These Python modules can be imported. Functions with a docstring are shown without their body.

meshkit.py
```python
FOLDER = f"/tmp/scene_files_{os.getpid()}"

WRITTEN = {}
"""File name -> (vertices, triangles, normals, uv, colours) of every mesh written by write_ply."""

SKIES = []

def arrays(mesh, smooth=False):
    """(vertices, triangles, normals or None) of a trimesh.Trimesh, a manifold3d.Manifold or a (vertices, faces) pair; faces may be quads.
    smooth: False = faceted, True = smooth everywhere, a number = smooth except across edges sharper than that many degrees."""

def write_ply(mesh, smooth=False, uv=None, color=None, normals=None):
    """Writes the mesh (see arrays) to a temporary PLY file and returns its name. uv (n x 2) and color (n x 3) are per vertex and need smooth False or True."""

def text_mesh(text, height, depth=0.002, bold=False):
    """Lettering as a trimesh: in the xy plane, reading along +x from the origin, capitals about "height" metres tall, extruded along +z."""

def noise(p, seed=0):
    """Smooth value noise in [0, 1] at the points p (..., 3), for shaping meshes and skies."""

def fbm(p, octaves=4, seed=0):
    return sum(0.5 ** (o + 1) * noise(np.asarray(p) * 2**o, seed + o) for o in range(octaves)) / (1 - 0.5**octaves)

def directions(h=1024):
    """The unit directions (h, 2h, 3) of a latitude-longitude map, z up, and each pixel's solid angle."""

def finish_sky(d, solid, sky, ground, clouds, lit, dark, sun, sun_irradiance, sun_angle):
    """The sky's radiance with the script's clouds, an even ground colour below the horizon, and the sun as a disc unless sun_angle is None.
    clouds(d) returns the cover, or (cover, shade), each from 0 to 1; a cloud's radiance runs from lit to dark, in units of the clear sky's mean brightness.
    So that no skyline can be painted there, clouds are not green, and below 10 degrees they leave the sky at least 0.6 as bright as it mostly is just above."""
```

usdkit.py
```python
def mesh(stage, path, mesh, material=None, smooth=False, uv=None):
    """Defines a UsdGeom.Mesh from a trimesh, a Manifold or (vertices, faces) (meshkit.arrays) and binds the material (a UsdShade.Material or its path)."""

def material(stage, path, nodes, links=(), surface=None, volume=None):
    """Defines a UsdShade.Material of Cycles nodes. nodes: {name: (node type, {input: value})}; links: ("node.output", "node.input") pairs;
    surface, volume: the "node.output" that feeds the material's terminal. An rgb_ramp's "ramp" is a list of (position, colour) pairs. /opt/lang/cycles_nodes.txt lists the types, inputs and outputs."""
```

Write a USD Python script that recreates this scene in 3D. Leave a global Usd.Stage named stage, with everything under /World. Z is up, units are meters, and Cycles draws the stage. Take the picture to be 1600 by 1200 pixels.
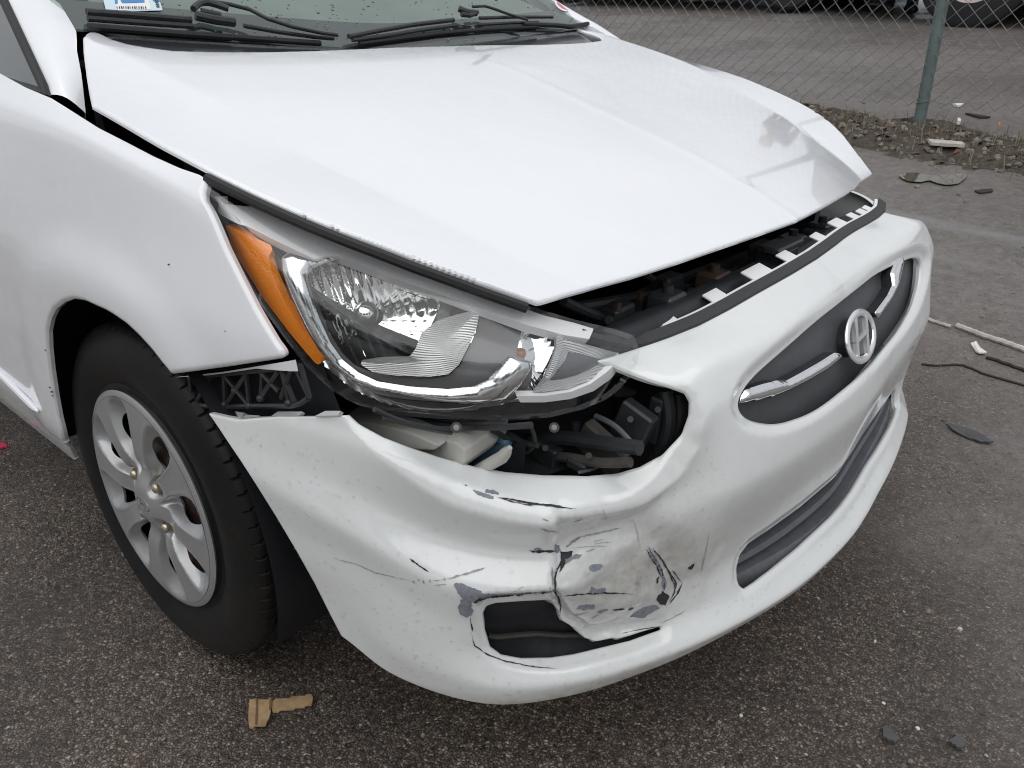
import math, random
import numpy as np, trimesh, shapely
import usdkit, meshkit
from pxr import Usd, UsdGeom, UsdShade, UsdLux, Gf, Sdf, Vt
from scipy.interpolate import CubicSpline, PchipInterpolator, LinearNDInterpolator, NearestNDInterpolator
from scipy.ndimage import gaussian_filter1d, gaussian_filter, map_coordinates
from scipy.spatial import Delaunay
from shapely.geometry import Polygon, LineString, Point

# ------------------------------------------------------------------ stage, camera, sky, sun
stage = Usd.Stage.CreateInMemory()
UsdGeom.SetStageUpAxis(stage, UsdGeom.Tokens.z)
UsdGeom.SetStageMetersPerUnit(stage, 1.0)
UsdGeom.Xform.Define(stage, '/World')
UsdGeom.Scope.Define(stage, '/World/Looks')

EYE = np.array([1.138, -1.267, 1.052])
YAW, PITCH, ROLL, FPX = math.radians(129.791), math.radians(25.886), math.radians(1.969), 1239.2
def _axes():
    f = np.array([math.cos(YAW)*math.cos(PITCH), math.sin(YAW)*math.cos(PITCH), -math.sin(PITCH)])
    r = np.array([math.sin(YAW), -math.cos(YAW), 0]); u = np.cross(r, f)
    c, s = math.cos(ROLL), math.sin(ROLL)
    return f, c*r + s*u, -s*r + c*u
FW, RT, UP = _axes()
cam = UsdGeom.Camera.Define(stage, '/World/camera')
cam.CreateHorizontalApertureAttr(36.0); cam.CreateVerticalApertureAttr(27.0)
cam.CreateFocalLengthAttr(36.0*FPX/1600); cam.CreateClippingRangeAttr(Gf.Vec2f(0.02, 2000))
cam.CreateExposureAttr(EXPOSURE := 0.36)
m4 = Gf.Matrix4d(*RT, 0, *UP, 0, *(-FW), 0, *EYE, 1)
cam.AddTransformOp().Set(m4)

SUN_EL, SUN_AZ = math.radians(62), math.radians(-62)     # direction towards the sun, azimuth from +x
sun_dir = np.array([math.cos(SUN_EL)*math.cos(SUN_AZ), math.cos(SUN_EL)*math.sin(SUN_AZ), math.sin(SUN_EL)])
usdkit.material(stage, '/World/Looks/sky', {
    'sky': ('sky_texture', {'sky_type': 'single_scattering', 'sun_disc': False, 'sun_elevation': SUN_EL, 'sun_rotation': math.atan2(sun_dir[0], sun_dir[1])}),
    'co': ('texture_coordinate', {}),
    'mp': ('mapping', {'scale': (1.0, 1.0, 2.2)}),
    'nz': ('noise_texture', {'scale': 1.7, 'detail': 6.0, 'roughness': 0.55}),
    'cl': ('rgb_ramp', {'ramp': [(0.3, (4.4, 4.6, 4.9)), (0.5, (5.6, 5.75, 5.95)), (0.72, (6.8, 6.85, 6.9))]}),
    'sx': ('separate_xyz', {}), 'mr': ('map_range', {'from_min': 0.0, 'from_max': 1.0, 'to_min': .9, 'to_max': 1.3}), 'cl2': ('vector_math', {'math_type': 'scale'}),
    'mx': ('mix', {'fac': 0.9}),
    'bg': ('background_shader', {'strength': 0.085})},
    [('co.generated', 'mp.vector'), ('mp.vector', 'nz.vector'), ('nz.fac', 'cl.fac'), ('sky.color', 'mx.color1'), ('cl.color', 'cl2.vector1'), ('co.generated', 'sx.vector'), ('sx.z', 'mr.value'), ('mr.result', 'cl2.scale'), ('cl2.vector', 'mx.color2'), ('mx.color', 'bg.color')], surface='bg.background')
dome = UsdLux.DomeLight.Define(stage, '/World/sky')
UsdShade.MaterialBindingAPI.Apply(dome.GetPrim()).Bind(UsdShade.Material.Get(stage, '/World/Looks/sky'))
dome.GetPrim().SetCustomDataByKey('kind', 'structure')
sun = UsdLux.DistantLight.Define(stage, '/World/sun')
sun.CreateIntensityAttr(0.36); sun.CreateAngleAttr(85.0); sun.CreateColorAttr(Gf.Vec3f(1.0, 0.98, 0.95)); sun.CreateNormalizeAttr(True)
q = Gf.Rotation(Gf.Vec3d(0, 0, -1), Gf.Vec3d(*(-sun_dir)))
sun.AddTransformOp().Set(Gf.Matrix4d().SetRotate(q))

# ------------------------------------------------------------------ helpers
rng = np.random.default_rng(7); random.seed(7)
taken = {}
def numbered(parent, name):
    k = taken.get((parent, name), 0); taken[(parent, name)] = k + 1
    return name if k == 0 else f'{name}_{k:03d}'
def thing(name, label=None, cat=None, loc=(0, 0, 0), group=None, kind=None, parent='/World'):
    p = parent + '/' + numbered(parent, name)
    x = UsdGeom.Xform.Define(stage, p); x.AddTranslateOp().Set(Gf.Vec3d(*map(float, loc)))
    tag(x.GetPrim(), label, cat, group, kind); return p
def tag(o, label=None, cat=None, group=None, kind=None):
    o = o.GetPrim() if hasattr(o, 'GetPrim') else o
    for k, v in (('label', label), ('category', cat), ('group', group), ('kind', kind)):
        if v: o.SetCustomDataByKey(k, v)
def obj(name, mesh, mat, parent='/World', smooth=False, label=None, cat=None, group=None, kind=None, colors=None, origin=None):
    p = parent + '/' + numbered(parent, name)
    if origin is not None:
        mesh = mesh.copy(); mesh.apply_translation(-np.asarray(origin, float))
    m = usdkit.mesh(stage, p, mesh, M[mat] if isinstance(mat, str) else mat, smooth=smooth)
    m.CreateDoubleSidedAttr(True)
    if origin is not None: m.AddTranslateOp().Set(Gf.Vec3d(*map(float, origin)))
    if colors is not None:
        for nm, arr in colors.items():
            UsdGeom.PrimvarsAPI(m).CreatePrimvar(nm, Sdf.ValueTypeNames.FloatArray, 'vertex').Set(Vt.FloatArray.FromNumpy(np.asarray(arr, np.float32)))
    tag(m, label, cat, group, kind); return p
TM = lambda v, f: trimesh.Trimesh(np.asarray(v, float), np.asarray(f), process=False)
cat_ = trimesh.util.concatenate

def proj(P):
    d = np.asarray(P, float) - EYE; z = d @ FW
    return np.stack([800 + FPX*(d @ RT)/z, 600 - FPX*(d @ UP)/z], -1)
def rays(px):
    px = np.atleast_2d(np.asarray(px, float)); return FW + RT*((px[:, :1]-800)/FPX) - UP*((px[:, 1:2]-600)/FPX)
def atk(px, k, v):
    "points where the sight lines through px reach coordinate k = v"
    d = rays(px); return EYE + d*((np.asarray(v, float) - EYE[k])/d[:, k])[:, None]

# plan of the car's skirt: arc length s from the front centre round the corner and down the side
_PL = np.array([(.83, 0), (.824, -.15), (.805, -.3), (.77, -.43), (.72, -.54), (.65, -.635), (.56, -.715), (.45, -.775), (.30, -.815), (.15, -.833), (0, -.84), (-.4, -.847), (-1.2, -.85), (-2, -.85), (-2.9, -.83), (-3.25, -.75)])
_L = np.r_[0, np.cumsum(np.linalg.norm(np.diff(_PL, axis=0), axis=1))]
_cs = CubicSpline(_L, _PL, bc_type=((1, (0, -1)), (2, (0, 0))))
def Q(s):
    s = np.asarray(s, float); a = np.abs(s); p = _cs(a); t = _cs(a, 1); t = t/np.linalg.norm(t, axis=-1, keepdims=True)
    n = np.stack([-t[..., 1], t[..., 0]], -1); sg = np.where(s < 0, -1., 1.)
    return np.stack([p[..., 0], p[..., 1]*sg], -1), np.stack([n[..., 0], n[..., 1]*sg], -1)
def skin(s, z, d):
    p, n = Q(s); q_ = p + n*np.asarray(d)[..., None]
    return np.concatenate([q_, np.broadcast_to(np.asarray(z, float), q_.shape[:-1])[..., None]], -1)
_sg = np.linspace(-.9, 2.2, 6201)
def solve_d(px, d):
    "pixel and outward offset d from the plan -> (s, z)"
    px = np.atleast_2d(px); out = []
    for p, dd in zip(px, np.broadcast_to(d, len(px))):
        dr = rays(p)[0]; c = skin(_sg, 0*_sg, 0*_sg + dd)[:, :2] - EYE[:2]
        cr = c[:, 0]*dr[1] - c[:, 1]*dr[0]; t = (c @ dr[:2])/(dr[:2] @ dr[:2])
        k = np.nonzero((cr[:-1]*cr[1:] <= 0) & (t[:-1] > 0))[0]; k = k[np.argmin(t[k])]
        a = cr[k]/(cr[k]-cr[k+1]); out.append((_sg[k] + a*(_sg[1]-_sg[0]), EYE[2] + (t[k] + a*(t[k+1]-t[k]))*dr[2]))
    return np.array(out)

def dense(pts, n=None, step=None, closed=False, smooth=False):
    "resampled polyline; smooth = Catmull-like cubic through the points"
    pts = np.asarray(pts, float)
    if closed: pts = np.vstack([pts, pts[:1]])
    L = np.r_[0, np.cumsum(np.linalg.norm(np.diff(pts, axis=0), axis=1))]
    if n is None: n = max(3, int(L[-1]/step) + 1)
    t = np.linspace(0, L[-1], n)
    if smooth:
        keep = np.r_[True, np.diff(L) > 1e-9]
        cs = CubicSpline(L[keep], pts[keep], bc_type='periodic' if closed else 'natural'); o = cs(t)
    else: o = np.stack([np.interp(t, L, pts[:, k]) for k in range(pts.shape[1])], 1)
    return o[:-1] if closed else o

class Patch:
    "a smooth sheet sampled on a grid: pixel outlines map onto it, pieces are cut from it"
    def __init__(self, P, flip=False, inv=True):
        self.P = P; self.nu, self.nv = P.shape[:2]
        a, b = np.gradient(P, axis=0), np.gradient(P, axis=1)
        N = np.cross(a, b); N /= np.maximum(np.linalg.norm(N, axis=2, keepdims=True), 1e-12)
        self.N = -N if flip else N
        if inv:
            px = proj(P); face = ((EYE - P)*self.N).sum(2) > 0.0
            if face.sum() < 9: face[:] = True
            iu, iv = np.nonzero(face)
            self._lin = LinearNDInterpolator(px[iu, iv], np.stack([iu, iv], 1).astype(float))
            self._near = NearestNDInterpolator(px[iu, iv], np.stack([iu, iv], 1).astype(float))
    def uv(self, px):
        px = np.asarray(px, float); o = self._lin(px); bad = np.isnan(o[:, 0])
        if bad.any(): o[bad] = self._near(px[bad])
        return o
    def at(self, uv, off=0.0):
        uv = np.asarray(uv, float).T
        g = lambda A: np.stack([map_coordinates(A[..., k], uv, order=1, mode='nearest') for k in range(3)], 1)
        p = g(self.P)
        if np.any(off): p = p + g(self.N)*np.asarray(off).reshape(-1, 1)
        return p
    def norm(self, uv):
        uv = np.asarray(uv, float).T
        n = np.stack([map_coordinates(self.N[..., k], uv, order=1, mode='nearest') for k in range(3)], 1)
        return n/np.linalg.norm(n, axis=1, keepdims=True)
    def cut(self, outer, holes=(), step=1.0, off=0.0, rim=0.0, bstep=None, rim_in=0.0, rnd=0.0, unit=.005):
        "triangulated piece inside outer (index coords) minus holes, with a turned-in rim"
        bs = bstep or step*.6
        poly = Polygon(outer, [h for h in holes]).buffer(0)
        if poly.geom_type != 'Polygon': poly = max(poly.geoms, key=lambda g: g.area)
        rings = [np.array(poly.exterior.coords)[:-1]] + [np.array(r.coords)[:-1] for r in poly.interiors]
        rings = [dense(r, n=max(8, int(LineString(np.vstack([r, r[:1]])).length/bs)) + 1, closed=True) for r in rings]
        fine = Polygon(rings[0], rings[1:]).buffer(0)
        x0, y0, x1, y1 = fine.bounds
        gx, gy = np.meshgrid(np.arange(math.ceil(x0/step)*step, x1, step), np.arange(math.ceil(y0/step)*step, y1, step), indexing='ij')
        g = np.stack([gx.ravel(), gy.ravel()], 1)
        extra = []
        if rnd:
            for q_ in (.45, 1.0):
                bb = fine.buffer(-rnd*q_/unit)
                for g_ in getattr(bb, 'geoms', [bb]):
                    if not g_.is_empty: extra += [dense(np.array(r_.coords)[:-1], step=bs*1.3, closed=True) for r_ in [g_.exterior] + list(g_.interiors)]
        inner = fine.buffer(-(.35*step + rnd/unit))
        g = g[shapely.contains_xy(inner, g[:, 0], g[:, 1])] if not inner.is_empty else g[:0]
        pts = np.vstack(rings + extra + [g]); rngj = np.random.default_rng(1); jit = pts + rngj.normal(0, 1e-5, pts.shape)
        tri = Delaunay(jit).simplices; c = pts[tri].mean(1)
        tri = tri[shapely.contains_xy(fine, c[:, 0], c[:, 1])]
        a = pts[tri]; ar = (a[:, 1, 0]-a[:, 0, 0])*(a[:, 2, 1]-a[:, 0, 1]) - (a[:, 1, 1]-a[:, 0, 1])*(a[:, 2, 0]-a[:, 0, 0])
        tri = tri[np.abs(ar) > 1e-7]; ar = ar[np.abs(ar) > 1e-7]
        V = self.at(pts, off)
        if rnd:
            db = np.clip(shapely.distance(fine.boundary, shapely.points(pts))*unit, 0, rnd); V = V - self.norm(pts)*(rnd - np.sqrt(np.maximum(rnd**2 - (rnd-db)**2, 0)))[:, None]*.9
        fn = np.cross(V[tri[:, 1]]-V[tri[:, 0]], V[tri[:, 2]]-V[tri[:, 0]]); nn = self.norm(pts[tri].mean(1))
        bad = (fn*nn).sum(1) < 0; tri[bad] = tri[bad][:, [0, 2, 1]]
        out = [TM(V, tri)]; self.cut_uv = pts
        if rim:
            for r in rings:
                V0 = self.at(r, off - rnd*.9); n = self.norm(r)
                k = len(r); rows = [V0, V0 - n*rim*.25, V0 - n*rim]
                if rim_in:
                    cen = np.roll(V0, -1, 0) - np.roll(V0, 1, 0); s_ = np.cross(n, cen); s_ /= np.maximum(np.linalg.norm(s_, axis=1, keepdims=True), 1e-9)
                    A = Polygon(r).exterior.is_ccw
                    rows[2] = rows[2] + s_*rim_in*(1 if A else -1)
                idx = np.arange(k); F = []
                for i in range(len(rows)-1):
                    a_, b_ = i*k + idx, i*k + np.roll(idx, -1); F += [np.stack([a_, b_, b_+k], 1), np.stack([a_, b_+k, a_+k], 1)]
                out.append(TM(np.vstack(rows), np.vstack(F)))
                self.cut_uv = np.vstack([self.cut_uv, np.vstack([r]*len(rows))])
        return cat_(out)
    def piece(self, px, thick=.002, off=0.001, step=1.0, smooth=False, holes_px=(), n=None):
        o = dense(px, step=3, closed=True, smooth=smooth)
        hs = [self.uv(dense(h, step=3, closed=True, smooth=smooth)) for h in holes_px]
        return self.cut(self.uv(o), hs, step=step, off=off, rim=thick, bstep=.5*step)

def tube(pts, r, n=8, caps=True, closed=False):
    pts = np.asarray(pts, float); k = len(pts); r = np.broadcast_to(r, k)
    t = np.gradient(pts, axis=0) if not closed else np.roll(pts, -1, 0) - np.roll(pts, 1, 0)
    t /= np.linalg.norm(t, axis=1, keepdims=True)
    a = np.array([0, 0, 1.]) if abs(t[0, 2]) < .9 else np.array([1., 0, 0])
    V = []; u = np.cross(t[0], a); u /= np.linalg.norm(u)
    for i in range(k):
        u = u - t[i]*(u @ t[i]); u /= np.linalg.norm(u); w = np.cross(t[i], u)
        th = np.arange(n)/n*2*np.pi
        V.append(pts[i] + r[i]*(np.cos(th)[:, None]*u + np.sin(th)[:, None]*w))
    V = np.vstack(V); F = []
    for i in range(k if closed else k-1):
        for j in range(n):
            a_, b_ = i*n + j, i*n + (j+1) % n; c_, d_ = ((i+1) % k)*n + (j+1) % n, ((i+1) % k)*n + j
            F += [(a_, b_, c_), (a_, c_, d_)]
    if caps and not closed:
        V = np.vstack([V, pts[0], pts[-1]])
        for j in range(n): F += [((j+1) % n, j, k*n), ((k-1)*n + j, (k-1)*n + (j+1) % n, k*n+1)]
    return TM(V, F)
def box(size, at=(0, 0, 0), R=None, ch=0.0):
    m = trimesh.creation.box(size)
    if ch:
        s = np.array(size)/2; pts = []
        for sx in (-1, 1):
            for sy in (-1, 1):
                for sz in (-1, 1):
                    c = np.array([sx, sy, sz])*s
                    for k in range(3):
                        p = c - np.array([sx, sy, sz])*ch; p[k] = c[k]; pts.append(p)
        m = trimesh.convex.convex_hull(np.array(pts))
    if R is not None:
        T = np.eye(4); T[:3, :3] = R; m.apply_transform(T)
    m.apply_translation(at); return m
def sheet(P):
    nu, nv = P.shape[:2]; i = np.arange(nu*nv).reshape(nu, nv)
    a, b, c, d = i[:-1, :-1].ravel(), i[1:, :-1].ravel(), i[1:, 1:].ravel(), i[:-1, 1:].ravel()
    return TM(P.reshape(-1, 3), np.vstack([np.stack([a, b, c], 1), np.stack([a, c, d], 1)]))
def revolve(prof, n=64, axis='y'):
    "prof: (axial, radius) pairs"
    prof = np.asarray(prof, float); th = np.arange(n+1)/n*2*np.pi
    P = np.stack([np.stack([prof[:, 1]*math.cos(t), prof[:, 0], prof[:, 1]*math.sin(t)], 1) for t in th])
    return sheet(P)

# ------------------------------------------------------------------ materials
M = {}
def mat(name, nodes, links=(), surface='p.BSDF', volume=None):
    M[name] = usdkit.material(stage, '/World/Looks/' + name, nodes, links, surface=surface, volume=volume)
def plain(name, color, rough=.5, metal=0.0, coat=0.0, var=.0, scale=40., bump=0.0, **kw):
    nodes = {'p': ('principled_bsdf', {'base_color': color, 'roughness': rough, 'metallic': metal, 'coat_weight': coat, 'coat_roughness': .04, **kw})}; links = []
    if var or bump:
        nodes['g'] = ('geometry', {}); nodes['n'] = ('noise_texture', {'scale': scale, 'detail': 5.0, 'roughness': .6}); links.append(('g.position', 'n.vector'))
    if var:
        c = np.array(color); nodes['r'] = ('rgb_ramp', {'ramp': [(.3, tuple(c*(1-var))), (.7, tuple(np.minimum(c*(1+var), 1)))]}); links += [('n.fac', 'r.fac'), ('r.color', 'p.base_color')]
    if bump:
        nodes['b'] = ('bump', {'strength': bump, 'distance': .002}); links += [('n.fac', 'b.height'), ('b.normal', 'p.normal')]
    mat(name, nodes, links)
def paint(name, col, dirt=False):
    nodes = {'g': ('geometry', {}), 'n': ('noise_texture', {'scale': 9.0, 'detail': 6.0, 'roughness': .65}),
             'r': ('rgb_ramp', {'ramp': [(.3, tuple(np.array(col)*.99)), (.65, col)]}),
             'n2': ('noise_texture', {'scale': 420.0, 'detail': 2.0}),
             'rr': ('map_range', {'from_min': .3, 'from_max': .7, 'to_min': .16, 'to_max': .30}),
             'p': ('principled_bsdf', {'roughness': .3, 'coat_weight': 1.0, 'coat_roughness': .05, 'coat_ior': 1.5}),
             'b': ('bump', {'strength': .06, 'distance': .0006})}
    links = [('g.position', 'n.vector'), ('g.position', 'n2.vector'), ('n.fac', 'r.fac'), ('n.fac', 'rr.value'), ('rr.result', 'p.roughness'), ('n2.fac', 'b.height'), ('b.normal', 'p.normal')]
    if dirt:
        nodes.update({'at': ('attribute', {'attribute': 'dirt'}), 'n3': ('noise_texture', {'scale': 55.0, 'detail': 8.0, 'roughness': .7}),
                      'ml': ('math', {'math_type': 'multiply'}), 'm2': ('math', {'math_type': 'multiply', 'value2': 1.9, 'use_clamp': True}),
                      'mx': ('mix', {'color2': (.25, .225, .185)}), 'cw': ('math', {'math_type': 'subtract', 'value1': 1.0}), 'cp': ('map_range', {'from_min': 0., 'from_max': 1., 'to_min': .05, 'to_max': .4})})
        links += [('g.position', 'n3.vector'), ('at.fac', 'ml.value1'), ('n3.fac', 'ml.value2'), ('ml.value', 'm2.value1'), ('m2.value', 'mx.fac'), ('r.color', 'mx.color1'), ('mx.color', 'p.base_color'),
                  ('m2.value', 'cw.value2'), ('cw.value', 'p.coat_weight'), ('m2.value', 'cp.value'), ('cp.result', 'p.coat_roughness')]
    else: links.append(('r.color', 'p.base_color'))
    mat(name, nodes, links)
paint('car_paint', (.785, .80, .83)); paint('bumper_paint', (.70, .72, .722), True)
plain('inner_black', (.012, .013, .016), .45, var=.4, scale=30)
plain('black_plastic', (.022, .023, .025), .38, var=.3, scale=90, bump=.15)
plain('dark_trim', (.026, .026, .029), .5, var=.2, scale=120, bump=.1)
plain('rubber', (.007, .007, .0075), .5, var=.25, scale=25, bump=.12)
mat('tyre_rubber', {'g': ('geometry', {}), 'n': ('noise_texture', {'scale': 14.0, 'detail': 7.0, 'roughness': .7}), 'r': ('rgb_ramp', {'ramp': [(.35, (.006, .006, .0065)), (.6, (.010, .0095, .009)), (.75, (.026, .023, .020))]}), 'n2': ('noise_texture', {'scale': 160.0, 'detail': 3.0}), 'b': ('bump', {'strength': .25, 'distance': .001}), 'p': ('principled_bsdf', {'roughness': .5, 'specular_ior_level': .22})}, [('g.position', 'n.vector'), ('n.fac', 'r.fac'), ('r.color', 'p.base_color'), ('g.position', 'n2.vector'), ('n2.fac', 'b.height'), ('b.normal', 'p.normal')])
plain('chrome', (.78, .79, .80), .06, metal=1.0, var=.06, scale=40)
plain('white_plastic', (.72, .73, .74), .4)

# ------------------------------------------------------------------ bumper cover
ROWS = {  # s: z, d
 'G': [(0,.218,.040),(.15,.216,.037),(.35,.208,.02),(.5,.198,.013),(.606,.197,.02),(.709,.200,.028),(.79,.210,.020),(.828,.217,.014),(.863,.228,.011),(.889,.243,.008),(.921,.262,.005),(1.14,.30,-.01)],
 'F': [(0,.236,.046),(.15,.235,.043),(.35,.232,.03),(.5,.228,.022),(.606,.235,.03),(.709,.243,.036),(.79,.262,.030),(.854,.285,.022),(.91,.325,.012),(1.14,.36,.0)],
 'E': [(0,.264,.020),(.35,.264,.006),(.5,.265,-.010),(.606,.272,-.004),(.709,.283,.018),(.79,.315,.029),(.91,.38,.018),(1.14,.40,.009)],
 'D': [(0,.33,-.006),(.35,.325,-.012),(.43,.315,-.002),(.5,.315,.008),(.606,.318,.012),(.709,.33,.022),(.79,.36,.028),(.91,.425,.020),(1.14,.45,.010)],
 'C': [(0,.468,.014),(.273,.468,.012),(.39,.464,.014),(.44,.455,.004),(.5,.43,.002),(.56,.405,.012),(.653,.388,.032),(.773,.41,.035),(.832,.442,.034),(.877,.462,.031),(.941,.483,.026),(1.14,.51,.012)],
 'B': [(0,.51,.006),(.273,.512,.004),(.39,.51,.004),(.44,.50,-.008),(.5,.475,-.009),(.56,.45,-.006),(.653,.430,-.004),(.773,.452,-.001),(.832,.482,.006),(.877,.51,.015),(.941,.53,.014),(1.14,.545,.007)],
 'A': [(0,.60,-.018),(.2,.60,-.018),(.4,.60,-.016),(.45,.575,-.006),(.5,.52,.004),(.56,.50,.016),(.653,.505,.025),(.76,.54,.025),(.85,.575,.018),(.94,.585,.010),(1.14,.575,.003)],
 'T': [(0,.65,-.05),(.2,.65,-.05),(.4,.645,-.045),(.5,.62,-.035),(.6,.62,-.035),(.76,.62,-.03),(.85,.62,0),(.94,.61,0),(1.14,.595,0)],
 'U': [(0,.695,-.12),(.2,.678,-.12),(.35,.657,-.12),(.47,.648,-.12),(.6,.67,-.10),(.76,.70,-.08),(1.14,.66,-.02)],
 'W': [(0,.715,-.17),(.35,.68,-.17),(.6,.71,-.14),(.76,.73,-.11),(1.14,.70,-.04)]}
def rows_grid(rows, s, nv, sv, ss, sym=True):
    a = np.abs(s) if sym else s; Z, D = [], []
    for r in rows.values():
        r = np.array(r, float); Z.append(PchipInterpolator(r[:, 0], r[:, 1])(np.clip(a, r[0, 0], r[-1, 0]))); D.append(PchipInterpolator(r[:, 0], r[:, 2])(np.clip(a, r[0, 0], r[-1, 0])))
    Z, D = np.array(Z).T, np.array(D).T
    v = np.linspace(0, Z.shape[1]-1, nv)
    f = lambda A: np.stack([np.interp(v, np.arange(A.shape[1]), r) for r in A])
    Z, D = f(Z), f(D)
    Zs, Ds = gaussian_filter1d(Z, sv, axis=1, mode='nearest'), gaussian_filter1d(D, sv, axis=1, mode='nearest')
    if ss: Zs, Ds = gaussian_filter1d(Zs, ss, axis=0, mode='nearest'), gaussian_filter1d(Ds, ss, axis=0, mode='nearest')
    return Zs, Ds
sB = np.arange(-1.12, 1.125, .0045)
ZB, DB = rows_grid(ROWS, sB, 150, 2.8, 3.0)
DB = DB + (.030*np.clip((-sB-.12)/.30, 0, 1)**1.5)[:, None]
sag = .12*np.minimum(np.maximum(-sB, 0), .5)
ZB = ZB + sag[:, None]
SB = np.broadcast_to(sB[:, None], ZB.shape)
bump0 = Patch(skin(SB, ZB, DB), flip=False)
if bump0.N[len(sB)//2, 40, 0] < 0: BFLIP = True
else: BFLIP = False
bump0 = Patch(skin(SB, ZB, DB), flip=BFLIP)
OUT = {}   # pixel outlines on the bumper
OUT['skirt'] = [(324,646),(350,652),(372,656),(430,651),(500,650),(545,648),(562,662),(600,682),(640,697),(690,714),(740,727),(790,736),(850,741),(920,742),(965,738),(1000,728),(1035,708),(1062,680),(1074,650),(1076,630),(1070,617),(1040,604),(1000,589),(960,573),(934,563),(960,554),(1000,541),(1045,526),(1090,508),(1140,482),(1185,456),(1235,428),(1280,400),(1320,369),(1350,340),(1372,314)]
OUT['low'] = [(1416,637),(1397,720),(1375,765),(1337,817),(1262,889),(1187,934),(1112,979),(1050,1016),(980,1058),(900,1087),(840,1100),(780,1103),(730,1098),(680,1085),(600,1045),(535,1000)]
OUT['archedge'] = [(535,1000),(515,962),(490,912),(462,862),(430,808),(400,760),(375,721),(350,684)]
OUT['fog'] = [(757,958),(762,948),(775,944),(815,941),(856,939),(864,946),(880,968),(897,986),(915,999),(935,1001),(985,993),(1031,980),(1031,984),(985,1000),(930,1013),(895,1021),(860,1026),(815,1027),(785,1022),(768,1010),(760,985)]
OUT['ugrille'] = [(1155,636),(1158,620),(1170,600),(1200,570),(1240,535),(1280,500),(1320,468),(1360,432),(1390,404),(1406,394),(1415,404),(1418,425),(1416,460),(1408,490),(1390,525),(1370,555),(1345,585),(1310,615),(1275,640),(1240,655),(1215,661),(1185,659),(1165,651)]
OUT['lgrille'] = [(1153,905),(1152,888),(1157,868),(1170,851),(1200,831),(1250,795),(1300,752),(1340,712),(1380,665),(1410,620),(1424,590),(1424,602),(1408,648),(1380,703),(1345,755),(1300,805),(1250,852),(1210,885),(1180,908),(1163,919),(1156,914)]
def sz(patch, px):  # outline as (s, z) metres on the bumper
    u = patch.uv(dense(px, step=4)); return np.stack([map_coordinates(SB, u.T, order=1), map_coordinates(ZB, u.T, order=1)], 1)
from scipy.spatial import cKDTree
def ramp(d, w): t = np.clip(d/w, 0, 1); return 1 - t
def to_sz(px, step=4, closed=False):
    u = bump0.uv(dense(px, step=step, closed=closed)); return np.stack([map_coordinates(SB, u.T, order=1), map_coordinates(ZB, u.T, order=1)], 1)
nodes = np.stack([SB.ravel(), ZB.ravel()], 1)
disp = np.zeros(len(nodes))
LX = 1.0
def mirrored(px, smooth=False):
    LX = 1.0 if smooth else 1.25
    u_ = bump0.uv(dense(px, step=3, closed=True, smooth=smooth)); c_ = (len(sB)-1)/2
    i_ = np.nonzero(u_[:, 0] > c_ + .5)[0]; j_ = np.nonzero(np.diff(i_) > 1)[0]
    i_ = np.roll(i_, -(j_[0]+1)) if len(j_) else i_
    u_ = np.vstack([u_[i_], np.stack([c_ - LX*(u_[i_][::-1, 0] - c_), u_[i_][::-1, 1]], 1)])
    return np.stack([map_coordinates(SB, u_.T, order=1), map_coordinates(ZB, u_.T, order=1)], 1)
def flange(poly_sz, w, D, closed=True, sel=None):
    P_ = Polygon(poly_sz).buffer(0); d = shapely.distance(P_, shapely.points(nodes)); 
    k = -D*ramp(d, w); return k if sel is None else np.where(sel, k, 0)
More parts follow.
